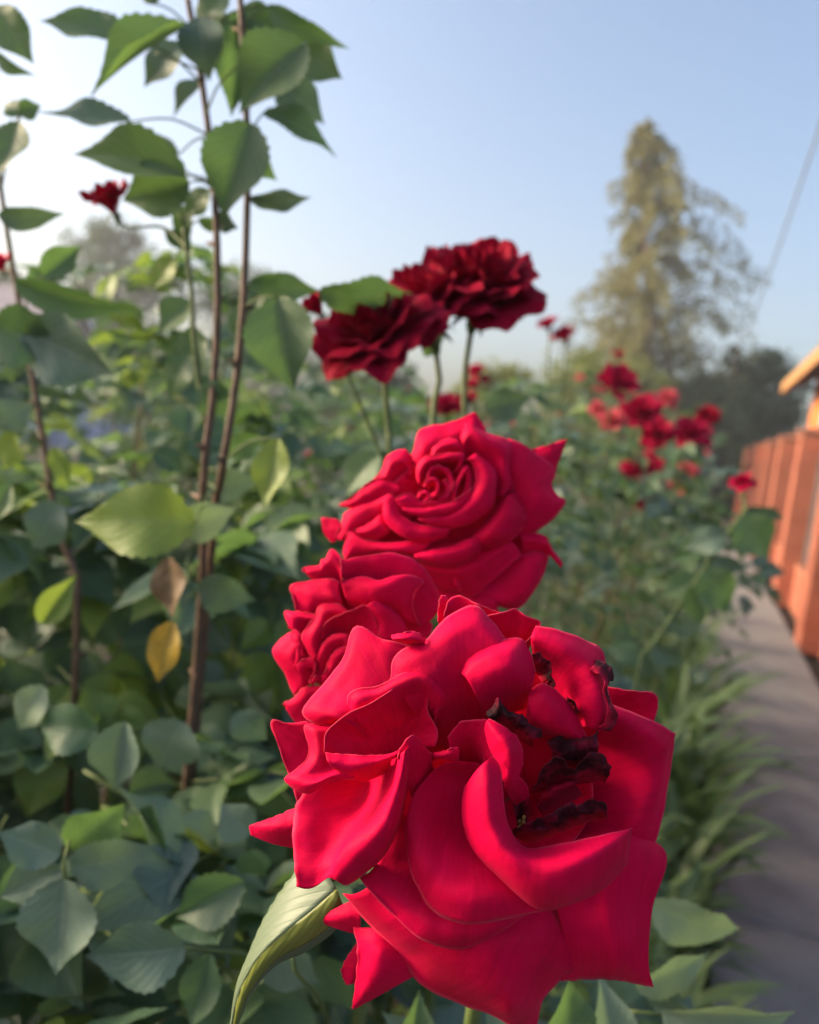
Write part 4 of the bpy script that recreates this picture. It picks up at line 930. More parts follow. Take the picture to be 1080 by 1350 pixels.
# ------------------------------------------------------------------ 2. the bloom with the spiral heart
D2 = 0.365; TF2 = (.3148, 420, 540)
c2 = px(420 + .3148 * 560, 540 + .3148 * 470, D2 * 1.12)
rb2 = thing('rose_bush', 'rose bush bearing the open crimson bloom with a spiral heart', 'rose bush', grounded(c2, -.02, .25))
ax2 = (px(575, 640, D2) - c2).normalized()
f2 = calyx(rb2, c2, ax2, .010)
stem(rb2, [c2 - ax2 * .012, px(605, 740, D2 * 1.22), px(600, 900, D2 * 1.38), px(590, 1200, D2 * 1.6), grounded(c2, 0, .25) + Z * .4, grounded(c2, -.02, .25)], .003, .006, thorns=10)
RP = [
 ([[(880, 168, -110), (960, 148, -118), (1043, 123, -140)], [(880, 220, -95), (965, 205, -100), (1038, 132, -138)], [(900, 290, -120), (978, 300, -125), (1002, 230, -132), (1041, 128, -140)]], 0),
 ([[(385, 215, -70), (402, 150, -78), (430, 79, -86), (545, 53, -80), (620, 28, -80), (656, 11, -86), (684, 52, -80), (700, 90, -66)], [(430, 250, -60), (440, 210, -56), (470, 160, -52), (550, 130, -46), (610, 110, -42), (640, 105, -42), (655, 120, -42), (665, 140, -42)], [(470, 300, -110), (480, 290, -110), (500, 280, -110), (540, 270, -110), (570, 270, -110), (600, 270, -110), (615, 280, -110), (630, 290, -110)]], 0),
 ([[(840, 590, -120), (905, 583, -116), (966, 590, -122), (952, 660, -128), (934, 712, -124), (882, 790, -122), (832, 836, -126), (740, 822, -120), (640, 790, -112)], [(800, 610, -92), (850, 615, -80), (890, 630, -76), (885, 670, -76), (865, 710, -76), (825, 760, -80), (785, 785, -86), (725, 780, -90), (650, 760, -94)], [(640, 560, -150), (660, 570, -150), (670, 580, -150), (675, 590, -150), (675, 600, -150), (670, 610, -150), (660, 620, -150), (650, 620, -150), (640, 620, -150)]], 0),
 ([[(830, 520, -88), (900, 520, -90), (950, 530, -92), (985, 590, -100), (1024, 640, -112)], [(850, 550, -74), (910, 550, -72), (960, 565, -74), (988, 612, -88), (1020, 655, -110)], [(850, 600, -96), (915, 588, -96), (962, 606, -98), (995, 640, -104), (1015, 664, -114)]], 0),
 ([[(590, 112, -46), (625, 58, -58), (700, 95, -58), (780, 120, -62), (818, 150, -68), (812, 240, -62), (822, 322, -58), (780, 365, -50)], [(605, 150, -24), (640, 110, -20), (700, 140, -14), (755, 170, -14), (775, 200, -18), (775, 260, -22), (780, 320, -26), (760, 365, -30)], [(600, 240, -90), (620, 230, -90), (640, 235, -90), (660, 250, -90), (680, 270, -90), (690, 290, -90), (695, 320, -90), (700, 350, -90)]], 0),
 ([[(792, 118, -76), (840, 135, -80), (922, 190, -84), (986, 250, -96), (978, 300, -88), (996, 356, -96), (1037, 377, -112), (1022, 410, -108), (962, 476, -98), (892, 522, -94), (832, 538, -88)], [(800, 170, -56), (840, 200, -52), (890, 240, -50), (928, 285, -52), (932, 325, -50), (940, 362, -50), (955, 392, -58), (945, 420, -62), (905, 460, -64), (865, 490, -66), (825, 510, -66)], [(780, 260, -60), (800, 280, -54), (830, 310, -48), (848, 340, -46), (852, 365, -46), (855, 390, -48), (856, 410, -50), (850, 430, -54), (840, 450, -58), (825, 470, -62), (810, 490, -66)], [(680, 350, -130), (690, 355, -130), (700, 360, -130), (705, 370, -130), (705, 380, -130), (705, 390, -130), (705, 400, -130), (700, 410, -130), (695, 420, -130), (690, 430, -130), (685, 440, -130)]], 0),
 ([[(440, 700, -96), (480, 770, -100), (560, 815, -104), (650, 845, -106), (760, 850, -108)], [(480, 680, -92), (520, 730, -92), (580, 765, -94), (655, 785, -96), (740, 790, -98)], [(520, 560, -150), (550, 570, -150), (590, 580, -150), (640, 580, -150), (680, 575, -150)]], 0),
 # lower body under the lip
 ([[(480, 735, -82), (505, 752, -84), (590, 766, -80), (642, 788, -84), (742, 702, -70), (852, 606, -70)], [(450, 690, -66), (500, 705, -60), (575, 715, -52), (640, 715, -46), (720, 655, -40), (830, 575, -50)], [(425, 640, -50), (490, 655, -42), (570, 660, -34), (640, 645, -28), (715, 600, -30), (800, 550, -44)], [(500, 560, -130), (530, 560, -130), (570, 560, -130), (610, 555, -130), (650, 545, -130), (690, 520, -130)]], 0),
 ([[(566, 705, -46), (578, 695, -44), (596, 745, -48), (590, 765, -52)], [(570, 735, -44), (578, 740, -40), (586, 752, -46), (584, 764, -52)]], 3),
 # left outer petals
 ([[(10, 455, -100), (50, 453, -100), (85, 462, -96), (98, 485, -92)], [(20, 510, -100), (48, 505, -92), (78, 505, -86), (98, 505, -84)], [(32, 532, -104), (58, 558, -102), (80, 545, -96), (100, 530, -92)]], 0),
 ([[(255, 288, -80), (273, 222, -86), (292, 192, -88), (350, 166, -84), (386, 190, -78), (398, 262, -66)], [(290, 290, -62), (305, 250, -58), (320, 232, -56), (350, 222, -56), (372, 235, -56), (385, 280, -56)], [(350, 340, -120), (362, 330, -120), (375, 320, -120), (390, 315, -120), (400, 315, -120), (410, 320, -120)]], 0),
 ([[(84, 399, -92), (140, 364, -82), (200, 311, -78), (262, 287, -72), (335, 315, -60)], [(90, 401, -90), (148, 384, -66), (212, 345, -58), (275, 318, -54), (340, 330, -50)], [(92, 404, -92), (152, 413, -76), (225, 386, -64), (300, 350, -56), (345, 345, -54)]], 0),
 ([[(66, 538, -88), (98, 470, -84), (112, 430, -76), (172, 394, -66), (250, 370, -56), (298, 348, -48)], [(90, 545, -76), (120, 490, -64), (145, 455, -54), (195, 425, -46), (262, 395, -38), (300, 370, -38)], [(100, 548, -80), (145, 510, -70), (180, 490, -64), (225, 470, -58), (270, 438, -52), (300, 400, -46)], [(200, 540, -130), (220, 530, -130), (240, 510, -130), (270, 490, -130), (300, 460, -130), (330, 430, -130)]], 0),
 ([[(150, 505, -56), (210, 476, -46), (258, 440, -40), (285, 470, -40), (300, 505, -42)], [(165, 518, -44), (220, 508, -32), (258, 490, -28), (280, 500, -30), (295, 515, -34)], [(175, 530, -56), (232, 547, -50), (268, 535, -46), (285, 525, -46), (295, 520, -48)]], 0),
 ([[(102, 606, -70), (112, 545, -70), (128, 504, -68), (150, 512, -60), (205, 546, -44), (300, 556, -34), (372, 550, -28), (440, 545, -26), (480, 548, -28)], [(110, 620, -62), (125, 575, -54), (145, 545, -48), (175, 548, -38), (225, 572, -26), (305, 580, -16), (375, 578, -12), (430, 575, -14), (465, 570, -20)], [(115, 632, -66), (145, 612, -58), (175, 604, -52), (205, 600, -46), (250, 600, -38), (315, 602, -30), (375, 606, -26), (410, 612, -26), (430, 610, -28)], [(180, 640, -120), (200, 640, -120), (225, 640, -120), (250, 640, -120), (290, 640, -120), (330, 640, -120), (370, 640, -120), (410, 640, -120), (430, 640, -120)]], 0),
 # roll at the right of the lip and the lip itself
 ([[(822, 348, -40), (864, 415, -46), (852, 500, -46), (806, 550, -44), (748, 586, -48)], [(812, 352, -18), (830, 430, -8), (806, 492, -2), (764, 540, 0), (722, 582, -30)], [(795, 358, -14), (770, 430, 4), (735, 482, 10), (706, 530, 8), (690, 572, -16)], [(775, 365, -40), (722, 440, -34), (684, 488, -28), (650, 528, -22), (658, 548, -20)]], 0),
 ([[(402, 606, -12), (470, 588, -8), (560, 568, -8), (638, 536, -10), (676, 530, -18)], [(402, 612, 2), (478, 605, 14), (568, 594, 16), (642, 568, 8), (680, 552, -10)], [(406, 622, -2), (482, 636, 8), (576, 636, 8), (645, 606, 2), (684, 570, -16)], [(415, 630, -26), (482, 657, -22), (576, 662, -22), (645, 628, -24), (682, 585, -30)]], 0),
 # ring crescents round the heart
 ([[(300, 358, -30), (320, 372, -24), (332, 412, -16), (352, 442, -10), (402, 474, -6), (482, 490, -4), (562, 488, -8)], [(285, 370, -24), (292, 402, -10), (300, 438, 2), (325, 470, 8), (385, 507, 12), (468, 520, 12), (550, 505, 2)], [(275, 385, -30), (270, 420, -22), (274, 458, -16), (304, 498, -14), (372, 541, -10), (456, 555, -10), (530, 538, -14)], [(300, 440, -90), (300, 450, -90), (310, 470, -90), (340, 490, -90), (390, 510, -90), (450, 515, -90), (500, 505, -90)]], 0),
 ([[(612, 212, -10), (642, 228, -6), (656, 285, 0), (642, 345, 6), (590, 402, 10), (520, 442, 10), (415, 455, 2)], [(635, 198, 0), (690, 222, 10), (704, 300, 16), (684, 370, 20), (622, 426, 22), (535, 462, 20), (425, 465, 8)], [(660, 187, -16), (738, 252, -16), (744, 335, -10), (728, 406, -6), (656, 468, -4), (560, 495, -4), (465, 480, -4)], [(660, 260, -90), (690, 290, -90), (690, 340, -90), (680, 390, -90), (630, 430, -90), (555, 450, -90), (480, 450, -90)]], 0),
 ([[(469, 192, -26), (488, 150, -32), (540, 124, -36), (592, 130, -34), (616, 172, -28)], [(482, 196, -18), (505, 172, -16), (545, 158, -16), (585, 162, -18), (605, 182, -22)], [(490, 250, -80), (520, 250, -80), (550, 250, -80), (580, 250, -80), (595, 250, -80)]], 0),
 ([[(416, 312, -6), (411, 245, -10), (440, 198, -12), (480, 190, -10), (560, 180, -10), (612, 184, -14), (604, 228, -10), (576, 262, -8)], [(430, 312, -8), (432, 262, -4), (455, 228, -2), (490, 216, 0), (550, 208, 0), (588, 212, -4), (585, 240, -6), (566, 266, -8)], [(450, 320, -70), (455, 290, -70), (470, 270, -70), (500, 260, -70), (535, 255, -70), (560, 258, -70), (562, 270, -70), (558, 280, -70)]], 0),
 ([[(350, 410, 6), (420, 414, 12), (500, 400, 14), (560, 384, 12), (612, 352, 6), (642, 328, -2)], [(352, 416, 12), (412, 430, 20), (490, 425, 22), (560, 408, 20), (612, 372, 10), (642, 334, 0)], [(358, 422, 2), (405, 443, 6), (482, 449, 8), (562, 430, 6), (614, 390, 0), (642, 342, -6)], [(400, 430, -60), (430, 435, -60), (480, 430, -60), (540, 415, -60), (580, 385, -60), (600, 360, -60)]], 0),
 ([[(556, 382, -4), (560, 330, -4), (588, 270, -2), (620, 230, -4), (640, 262, -8), (638, 320, -8), (612, 362, -8)], [(570, 380, 4), (576, 335, 8), (596, 290, 8), (616, 262, 6), (622, 285, 2), (618, 322, 0), (600, 358, -2)], [(580, 390, -50), (584, 350, -50), (594, 320, -50), (604, 305, -50), (606, 315, -50), (604, 335, -50), (596, 355, -50)]], 0),
 ([[(326, 372, -6), (378, 348, -6), (428, 384, 0), (482, 384, 4), (522, 364, 4), (552, 320, 0)], [(326, 380, 2), (372, 372, 6), (428, 398, 8), (490, 396, 10), (535, 374, 8), (556, 330, 2)], [(332, 392, -6), (352, 408, 0), (430, 411, 4), (510, 398, 4), (548, 372, 2), (562, 340, -4)]], 0),
 # heart coils
 ([[(448, 300, 2), (466, 243, 0), (512, 234, 0), (556, 262, 0), (566, 312, 2), (556, 350, 4)], [(458, 305, -2), (474, 260, -4), (510, 252, -4), (542, 276, -4), (550, 314, -2), (542, 345, 0)], [(470, 320, -50), (485, 290, -50), (510, 282, -50), (530, 296, -50), (534, 318, -50), (528, 338, -50)]], 0),
 ([[(438, 322, 6), (456, 292, 6), (492, 286, 6), (507, 326, 8), (492, 366, 8), (462, 382, 8)], [(448, 326, 6), (464, 304, 4), (486, 300, 4), (496, 328, 6), (484, 356, 8), (460, 372, 8)], [(462, 335, -40), (470, 322, -40), (482, 320, -40), (486, 332, -40), (480, 346, -40), (468, 352, -40)]], 0),
 ([[(414, 370, 8), (420, 346, 10), (446, 338, 12), (470, 350, 12), (466, 376, 10), (440, 392, 8)], [(424, 368, 12), (430, 356, 14), (446, 350, 16), (458, 358, 16), (456, 372, 14), (440, 382, 12)], [(438, 368, 0), (440, 364, 0), (444, 362, 0), (448, 364, 0), (447, 368, 0), (442, 371, 0)]], 0),
 ([[(520, 298, 2), (542, 296, 4), (552, 330, 4), (535, 372, 6), (505, 392, 4)], [(512, 312, 0), (528, 312, 4), (536, 332, 6), (522, 362, 8), (500, 380, 6)], [(500, 330, -40), (510, 330, -40), (514, 340, -40), (508, 354, -40), (496, 364, -40)]], 0),
]
for rails, bulge in RP: traced(f2, 'petal', rails, D2, M_RED, TF2, bulge, nu=28, nv=22)
for k in range(7):
    a = 6.2832 * k / 7; c = (560, 420)
    rail = lambda r, z, w: [(c[0] + r * math.cos(a + u * w) * 1.15, c[1] + r * math.sin(a + u * w) * .8, z) for u in (-1, -.5, 0, .5, 1)]
    traced(f2, 'petal', [rail(330, -115 - 5 * (k % 2), .55), rail(230, -128 - 5 * (k % 2), .6), rail(110, -150, .7), rail(20, -190, .8)], D2, M_RED, TF2, nu=12, nv=10)
for k in range(5):
    a = 6.2832 * k / 5 + .5; c = (500, 360)
    rail = lambda r, z, w: [(c[0] + r * math.cos(a + u * w) * 1.15, c[1] + r * math.sin(a + u * w) * .85, z) for u in (-1, -.5, 0, .5, 1)]
    traced(f2, 'petal', [rail(170, -62 - 5 * (k % 2), .75), rail(110, -80 - 5 * (k % 2), .8), rail(20, -120, .8)], D2, M_RED, TF2, nu=12, nv=10)

# ------------------------------------------------------------------ 3. the bloom tucked behind, turned to the left
D3 = 0.325; TF3 = (.25, 350, 720)
c3 = px(350 + .25 * 470, 720 + .25 * 430, D3 * 1.11)
rb3 = thing('rose_bush', 'rose bush bearing the ruffled crimson bloom squeezed between the two larger ones', 'rose bush', grounded(c3, -.05, .2))
ax3 = (px(440, 815, D3) - c3).normalized()
f3 = calyx(rb3, c3, ax3, .009)
stem(rb3, [c3 - ax3 * .01, px(475, 860, D3 * 1.22), px(490, 1000, D3 * 1.36), px(480, 1300, D3 * 1.6), grounded(c3, 0, .2) + Z * .4, grounded(c3, -.05, .2)], .003, .006, thorns=10)
TP = [
 ([[(245, 172, -90), (194, 121, -100), (238, 108, -92), (290, 95, -84), (296, 72, -88), (318, 64, -86), (350, 14, -94), (398, 58, -76), (410, 120, -60)], [(280, 190, -76), (250, 160, -72), (270, 148, -66), (305, 140, -60), (312, 125, -60), (330, 118, -60), (350, 100, -60), (380, 115, -56), (395, 150, -52)], [(400, 300, -130), (400, 290, -130), (405, 285, -130), (410, 280, -130), (415, 278, -130), (420, 276, -130), (425, 276, -130), (430, 278, -130), (435, 285, -130)]], 0),
 ([[(160, 338, -74), (140, 260, -84), (134, 203, -92), (240, 180, -80), (330, 168, -66), (400, 190, -50)], [(200, 345, -62), (195, 280, -58), (200, 240, -56), (260, 222, -48), (330, 215, -40), (390, 235, -34)], [(250, 352, -60), (270, 320, -48), (290, 300, -40), (325, 290, -34), (365, 290, -28), (410, 310, -26)], [(400, 420, -120), (410, 410, -120), (420, 400, -120), (430, 400, -120), (440, 400, -120), (450, 405, -120)]], 0),
 ([[(126, 436, -78), (110, 390, -88), (102, 346, -96), (160, 344, -84), (230, 350, -66), (285, 365, -52)], [(160, 448, -62), (155, 410, -60), (160, 385, -58), (190, 380, -54), (230, 384, -48), (270, 390, -42)], [(260, 500, -110), (265, 480, -110), (275, 465, -110), (290, 455, -110), (305, 455, -110), (320, 460, -110)]], 0),
 ([[(150, 788, -84), (112, 690, -88), (64, 612, -92), (36, 552, -100), (72, 500, -92), (130, 452, -76), (175, 455, -60)], [(185, 760, -66), (155, 680, -60), (118, 620, -58), (95, 572, -62), (115, 532, -60), (150, 500, -54), (180, 490, -48)], [(230, 730, -60), (210, 670, -50), (185, 625, -44), (170, 590, -42), (175, 560, -42), (188, 535, -42), (200, 520, -42)], [(340, 640, -120), (340, 620, -120), (335, 600, -120), (335, 585, -120), (335, 575, -120), (338, 565, -120), (340, 560, -120)]], 0),
 ([[(150, 642, -40), (160, 560, -40), (130, 456, -62), (176, 454, -50), (190, 560, -34)], [(165, 630, -32), (178, 580, -28), (175, 520, -32), (188, 520, -30), (198, 580, -26)], [(240, 600, -60), (240, 590, -60), (238, 580, -60), (240, 575, -60), (244, 590, -60)]], 0),
 ([[(160, 632, -34), (200, 596, -26), (256, 592, -18), (262, 640, -18), (230, 720, -30)], [(185, 680, -30), (215, 650, -24), (250, 640, -20), (255, 670, -24), (232, 725, -34)]], 6),
 ([[(88, 835, -84), (150, 800, -70), (195, 748, -60), (250, 735, -50), (300, 740, -44)], [(105, 845, -72), (165, 830, -56), (210, 800, -48), (255, 785, -42), (300, 785, -38)], [(130, 872, -78), (160, 930, -72), (205, 950, -66), (260, 940, -60), (310, 920, -56)], [(300, 900, -110), (310, 900, -110), (320, 900, -110), (330, 890, -110), (340, 880, -110)]], 0),
 # top arch and fold
 ([[(398, 150, -40), (396, 60, -54), (425, 72, -50), (505, 54, -52), (640, 37, -54), (742, 55, -56), (832, 110, -62), (882, 190, -64), (916, 268, -66), (905, 360, -66)], [(415, 180, -50), (425, 125, -52), (460, 115, -52), (530, 105, -54), (635, 98, -56), (715, 115, -58), (785, 165, -62), (825, 230, -64), (850, 290, -64), (850, 360, -64)], [(520, 330, -110), (530, 310, -110), (545, 300, -110), (570, 295, -110), (610, 290, -110), (650, 295, -110), (680, 305, -110), (700, 325, -110), (715, 345, -110), (720, 370, -110)]], 0),
 ([[(399, 92, -34), (402, 178, -26), (470, 164, -26), (530, 160, -26), (592, 182, -10), (690, 154, -22), (770, 150, -30), (836, 188, -40), (788, 236, -28), (778, 320, -34), (812, 425, -50)], [(402, 150, -28), (410, 220, -16), (470, 215, -6), (530, 212, 4), (585, 222, 14), (660, 205, 4), (715, 210, -6), (752, 238, -14), (750, 275, -14), (752, 330, -22), (780, 410, -42)], [(415, 240, -24), (428, 275, -16), (475, 280, -8), (530, 280, 0), (585, 285, 4), (645, 285, 0), (690, 295, -8), (715, 315, -14), (722, 335, -18), (728, 360, -26), (740, 400, -44)], [(440, 315, -50), (460, 325, -46), (500, 335, -44), (545, 340, -44), (590, 345, -46), (630, 350, -50), (660, 360, -54), (680, 370, -58), (690, 380, -62), (700, 390, -66), (710, 410, -70)]], 0),
 ([[(836, 188, -42), (786, 240, -36), (777, 330, -42), (812, 426, -58)], [(860, 210, -58), (830, 260, -54), (822, 335, -56), (838, 415, -64)], [(892, 222, -70), (916, 270, -74), (908, 350, -74), (852, 412, -72)]], 0),
 ([[(700, 300, -80), (800, 360, -84), (880, 410, -88), (860, 480, -90), (780, 530, -88)], [(650, 340, -78), (720, 380, -80), (770, 430, -82), (755, 475, -82), (700, 510, -80)], [(500, 420, -130), (520, 430, -130), (540, 445, -130), (540, 460, -130), (530, 475, -130)]], 0),
 # middle coil
 ([[(442, 345, -14), (405, 318, -22), (370, 298, -28), (290, 295, -36), (255, 378, -36), (194, 462, -40), (212, 540, -34), (264, 604, -26)], [(425, 355, -10), (390, 345, -10), (355, 338, -10), (315, 345, -10), (290, 400, -8), (255, 465, -8), (250, 525, -10), (272, 590, -16)], [(415, 370, -24), (385, 370, -22), (360, 372, -22), (335, 388, -22), (318, 420, -20), (300, 465, -22), (290, 520, -24), (285, 580, -28)], [(420, 470, -90), (410, 465, -90), (400, 465, -90), (390, 468, -90), (382, 475, -90), (375, 485, -90), (370, 500, -90), (368, 515, -90)]], 0),
 ([[(298, 500, -16), (304, 430, -14), (352, 380, -8), (442, 343, 0), (532, 313, 4), (575, 380, 2), (607, 485, -2)], [(320, 495, -34), (330, 445, -34), (370, 410, -30), (440, 385, -24), (505, 370, -20), (540, 410, -22), (560, 480, -26)], [(380, 520, -90), (390, 500, -90), (405, 490, -90), (430, 485, -90), (450, 485, -90), (465, 495, -90), (475, 515, -90)]], 0),
 ([[(533, 313, 6), (558, 360, 4), (590, 410, 2), (606, 486, 0)], [(552, 300, 16), (590, 345, 18), (628, 400, 16), (640, 490, 8)], [(575, 290, 10), (632, 330, 14), (676, 385, 12), (690, 485, 2)], [(620, 294, -16), (682, 340, -14), (728, 395, -14), (748, 445, -20)]], 0),
 # heart
 ([[(268, 600, -16), (280, 560, -12), (305, 510, -8), (350, 468, -4), (432, 464, 0), (450, 500, 2)], [(285, 620, -14), (305, 575, -6), (330, 535, -2), (365, 505, 2), (415, 500, 4), (430, 525, 4)], [(300, 720, -40), (330, 660, -36), (355, 610, -32), (380, 580, -30), (400, 570, -28), (420, 575, -26)]], 0),
 ([[(290, 706, -22), (320, 640, -10), (345, 575, -4), (400, 530, 2), (440, 540, 4)], [(310, 722, -20), (345, 660, -6), (375, 605, 0), (410, 570, 4), (440, 575, 4)], [(330, 740, -40), (365, 690, -32), (395, 650, -28), (420, 620, -26), (440, 610, -24)]], 0),
 ([[(238, 722, -16), (255, 690, -12), (275, 680, -12), (285, 690, -14)], [(250, 740, -20), (268, 715, -16), (285, 705, -16), (300, 712, -20)]], 3),
]
for rails, bulge in TP: traced(f3, 'petal', rails, D3, M_RED, TF3, bulge, nu=28, nv=22)
for k in range(6):
    a = 6.2832 * k / 6; c = (450, 480)
    rail = lambda r, z, w: [(c[0] + r * math.cos(a + u * w), c[1] + r * math.sin(a + u * w), z) for u in (-1, -.5, 0, .5, 1)]
    traced(f3, 'petal', [rail(300, -92 - 5 * (k % 2), .6), rail(200, -105 - 5 * (k % 2), .65), rail(90, -135, .7), rail(20, -170, .8)], D3, M_RED, TF3, nu=12, nv=10)

# ------------------------------------------------------------------ 4. two dark blooms against the sky
CU = lambda x, y, z: (rgt * x + upv * y - fwd * z).normalized()      # direction in view terms: right, up, toward the viewer
dk = thing('rose_bush', 'rose bush lifting two shaded dark red blooms against the sky', 'rose bush', grounded(px(590, 640, .85), 0, .1))
gd = Vector(dk.location)
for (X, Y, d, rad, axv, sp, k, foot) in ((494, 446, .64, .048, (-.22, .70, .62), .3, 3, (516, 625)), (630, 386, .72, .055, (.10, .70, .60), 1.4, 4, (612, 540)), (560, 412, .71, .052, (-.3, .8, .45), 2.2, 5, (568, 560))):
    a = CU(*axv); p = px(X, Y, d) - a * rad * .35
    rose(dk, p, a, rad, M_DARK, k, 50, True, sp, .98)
    stem(dk, [p - a * .012, p - a * .035 - Z * .02, px(foot[0], foot[1], d * 1.02), px(foot[0] + 8, 760, d * 1.05), gd + Z * .45, gd], .0026, .0055, thorns=8)
# bud and arching leaves near them
p = px(424, 416, .7); rose(dk, p, CU(-.5, .7, .2), .019, M_DARK, 6, 14, False, 0, .62)
stem(dk, [p - Z * .006, px(436, 440, .71), px(470, 520, .72), px(520, 640, .73)], .0012, .002)
for a in (((420, 384), (548, 402), .6, 34, .9, M_LEAF, .62), ((560, 470), (585, 420), .8, 22, .4, M_LEAF), ((640, 540), (700, 520), .85, 40, .3, M_LEAFB), ((500, 600), (450, 650), .8, 45, .5, M_LEAF), ((520, 590), (560, 620), .85, 40, -.5, M_LEAFB)):
    hand_leaf(dk, *a)

# ------------------------------------------------------------------ 5. tall brown canes with broad leaves, left
tc_ = thing('rose_bush', 'tall rose bush with two bare brown canes and broad leaves against the sky', 'rose bush', grounded(px(262, 840, .66), 0, .05))
g5 = Vector(tc_.location)
def petioles(root, cane_objs, reach=.10, gap=.004):
    """a leaf stalk from every hand-set leaf to the nearest cane"""
    pts = []
    for c in cane_objs:
        W = WM[c.name]; n = len(c.data.vertices) // 9
        for k in range(31): pts.append(sum(((W @ c.data.vertices[k * 9 + q].co) for q in range(9)), Vector()) / 9)
    for o in [o for o in root.children if o.name.startswith('leaf')]:
        b = WM[o.name].translation
        q = min(pts, key=lambda p: (p + Z * .012 - b).length)
        L_ = (q - b).length
        if gap < L_ < reach:
            m = b.lerp(q, .5) + Z * L_ * .12
            stem(root, [b, m, q], .0006, .0009, M_GSTEM, 6, 0, 'petiole')
def stemc(par, pts, d, ra, rb, mat=M_CANE, thorns=26, end=None):
    w = [px(p[0], p[1], d if len(p) < 3 else p[2]) for p in pts]
    if end is not None: w += [w[-1].lerp(end, .5), end]
    return stem(par, w, ra, rb, mat, 30, thorns, 'cane')
stemc(tc_, [(232, -80), (248, 0), (268, 120), (283, 250), (287, 400), (281, 520), (267, 640), (262, 840, .66)], .62, .0022, .0048, end=g5)
stemc(tc_, [(310, -90), (317, 0), (325, 150), (326, 270), (319, 430), (303, 560), (290, 640), (276, 760, .66)], .60, .0022, .0045, end=g5 + Vector((.01, 0, 0)))
stemc(tc_, [(242, 300), (252, 380), (256, 450), (270, 560)], .64, .0016, .0024, M_GSTEM, 3)
for pts in ([(262, 92), (232, 80), (205, 70)], [(272, 150), (290, 110), (330, 75)], [(325, 150), (360, 80), (390, 62)], [(283, 235), (262, 236), (245, 225)], [(270, 60), (300, 20), (345, 8), (365, 12)], [(326, 262), (350, 264), (370, 266)], [(320, 385), (350, 378), (420, 384)]):
    stem(tc_, [px(a[0], a[1], .61) for a in pts], .0009, .0007, M_GSTEM, 8, 0, 'petiole')
D5 = .6
for a in [((172, 52), (50, 20), D5, 46, .35, M_LEAF), ((245, 36), (112, 110), D5, 44, .5, M_LEAF, .58), ((262, 22), (270, 94), .59, 58, .2, M_LEAFB), ((238, 58), (188, 112), .62, 46, .2, M_LEAFB),
          ((318, 18), (306, 148), .63, 66, -.3, M_LEAF), ((402, 58), (312, 142), .58, 88, .1, M_LEAF), ((318, 12), (366, 48), .62, 40, .3, M_LEAF), ((354, 8), (444, 70), D5, 20, .8, M_LEAF),
          ((398, 64), (454, 104), .62, 44, .3, M_LEAF), ((348, 148), (446, 177), .6, 42, -.4, M_LEAF), ((366, 112), (428, 152), .64, 56, .1, M_LEAFB), ((330, 162), (288, 282), .575, 80, -.15, M_LEAF),
          ((330, 262), (408, 270), .6, 15, 1.0, M_LEAFB), ((172, 160), (52, 157), .61, 42, .4, M_LEAFB), ((246, 232), (91, 193), .585, 62, .2, M_LEAF), ((250, 240), (158, 264), .6, 64, -.3, M_LEAF),
          ((235, 205), (150, 180), .63, 40, .3, M_LEAF), ((300, -10), (250, 40), .62, 44, .3, M_LEAF), ((330, 372), (420, 388), .6, 30, .6, M_LEAF), ((366, 392), (384, 516), .58, 84, .1, M_LEAF), ((250, 330), (215, 300), .66, 26, .3, M_LEAF),
          ((340, 390), (330, 470), .64, 60, .4, M_LEAF), ((262, 510), (305, 545), .62, 44, .3, M_LEAF), ((365, 578), (352, 673), .57, 46, .1, M_LEAFY), ((258, 690), (90, 682), .55, 88, .25, M_LEAFY, .53), ((235, 695), (310, 678), .57, 46, .5, M_PALE),
          ((228, 820), (205, 902), .6, 42, .2, M_SICK), ((222, 735), (232, 815), .62, 46, .2, M_BROWN), ((250, 470), (215, 520), .65, 42, .3, M_LEAF), ((270, 640), (340, 640), .66, 40, .5, M_LEAFB), ((262, 770), (330, 800), .63, 50, .4, M_LEAFB),
          ((300, 600), (345, 570), .64, 34, .3, M_LEAF), ((255, 400), (205, 440), .66, 44, .4, M_LEAF), ((250, 430), (275, 500), .68, 36, .2, M_LEAF), ((300, 52), (366, 44), .63, 40, .3, M_LEAF), ((275, 250), (240, 285), .62, 34, .3, M_LEAF), ((285, 285), (316, 300), .63, 22, .6, M_LEAFB), ((245, 270), (236, 326), .65, 26, .2, M_LEAF), ((262, 290), (302, 298), .64, 14, .8, M_LEAF), ((190, 2), (215, -12), .62, 18, .2, M_LEAF), ((230, 340), (200, 380), .68, 34, .3, M_LEAFY), ((326, 60), (380, 20), .64, 40, .4, M_LEAF), ((270, 110), (225, 150), .66, 30, .5, M_LEAFB), ((322, 200), (360, 235), .64, 30, .4, M_LEAF), ((205, 225), (180, 250), .66, 34, .3, M_LEAF)]:
    hand_leaf(tc_, *a)
petioles(tc_, [o for o in tc_.children if o.name.startswith('cane')])
p = px(152, 282, .68); rose(tc_, p, CU(-.25, .75, .3), .024, M_DARK, 6, 14, False, 0, .62)
stem(tc_, [p - Z * .005, px(172, 300, .68), px(215, 300, .66), px(250, 330, .64)], .001, .0014, M_GSTEM)
p = px(200, 268, .70); rose(tc_, p, CU(.4, .3, .5), .014, M_DARK, 6, 14, False, 1, .62)

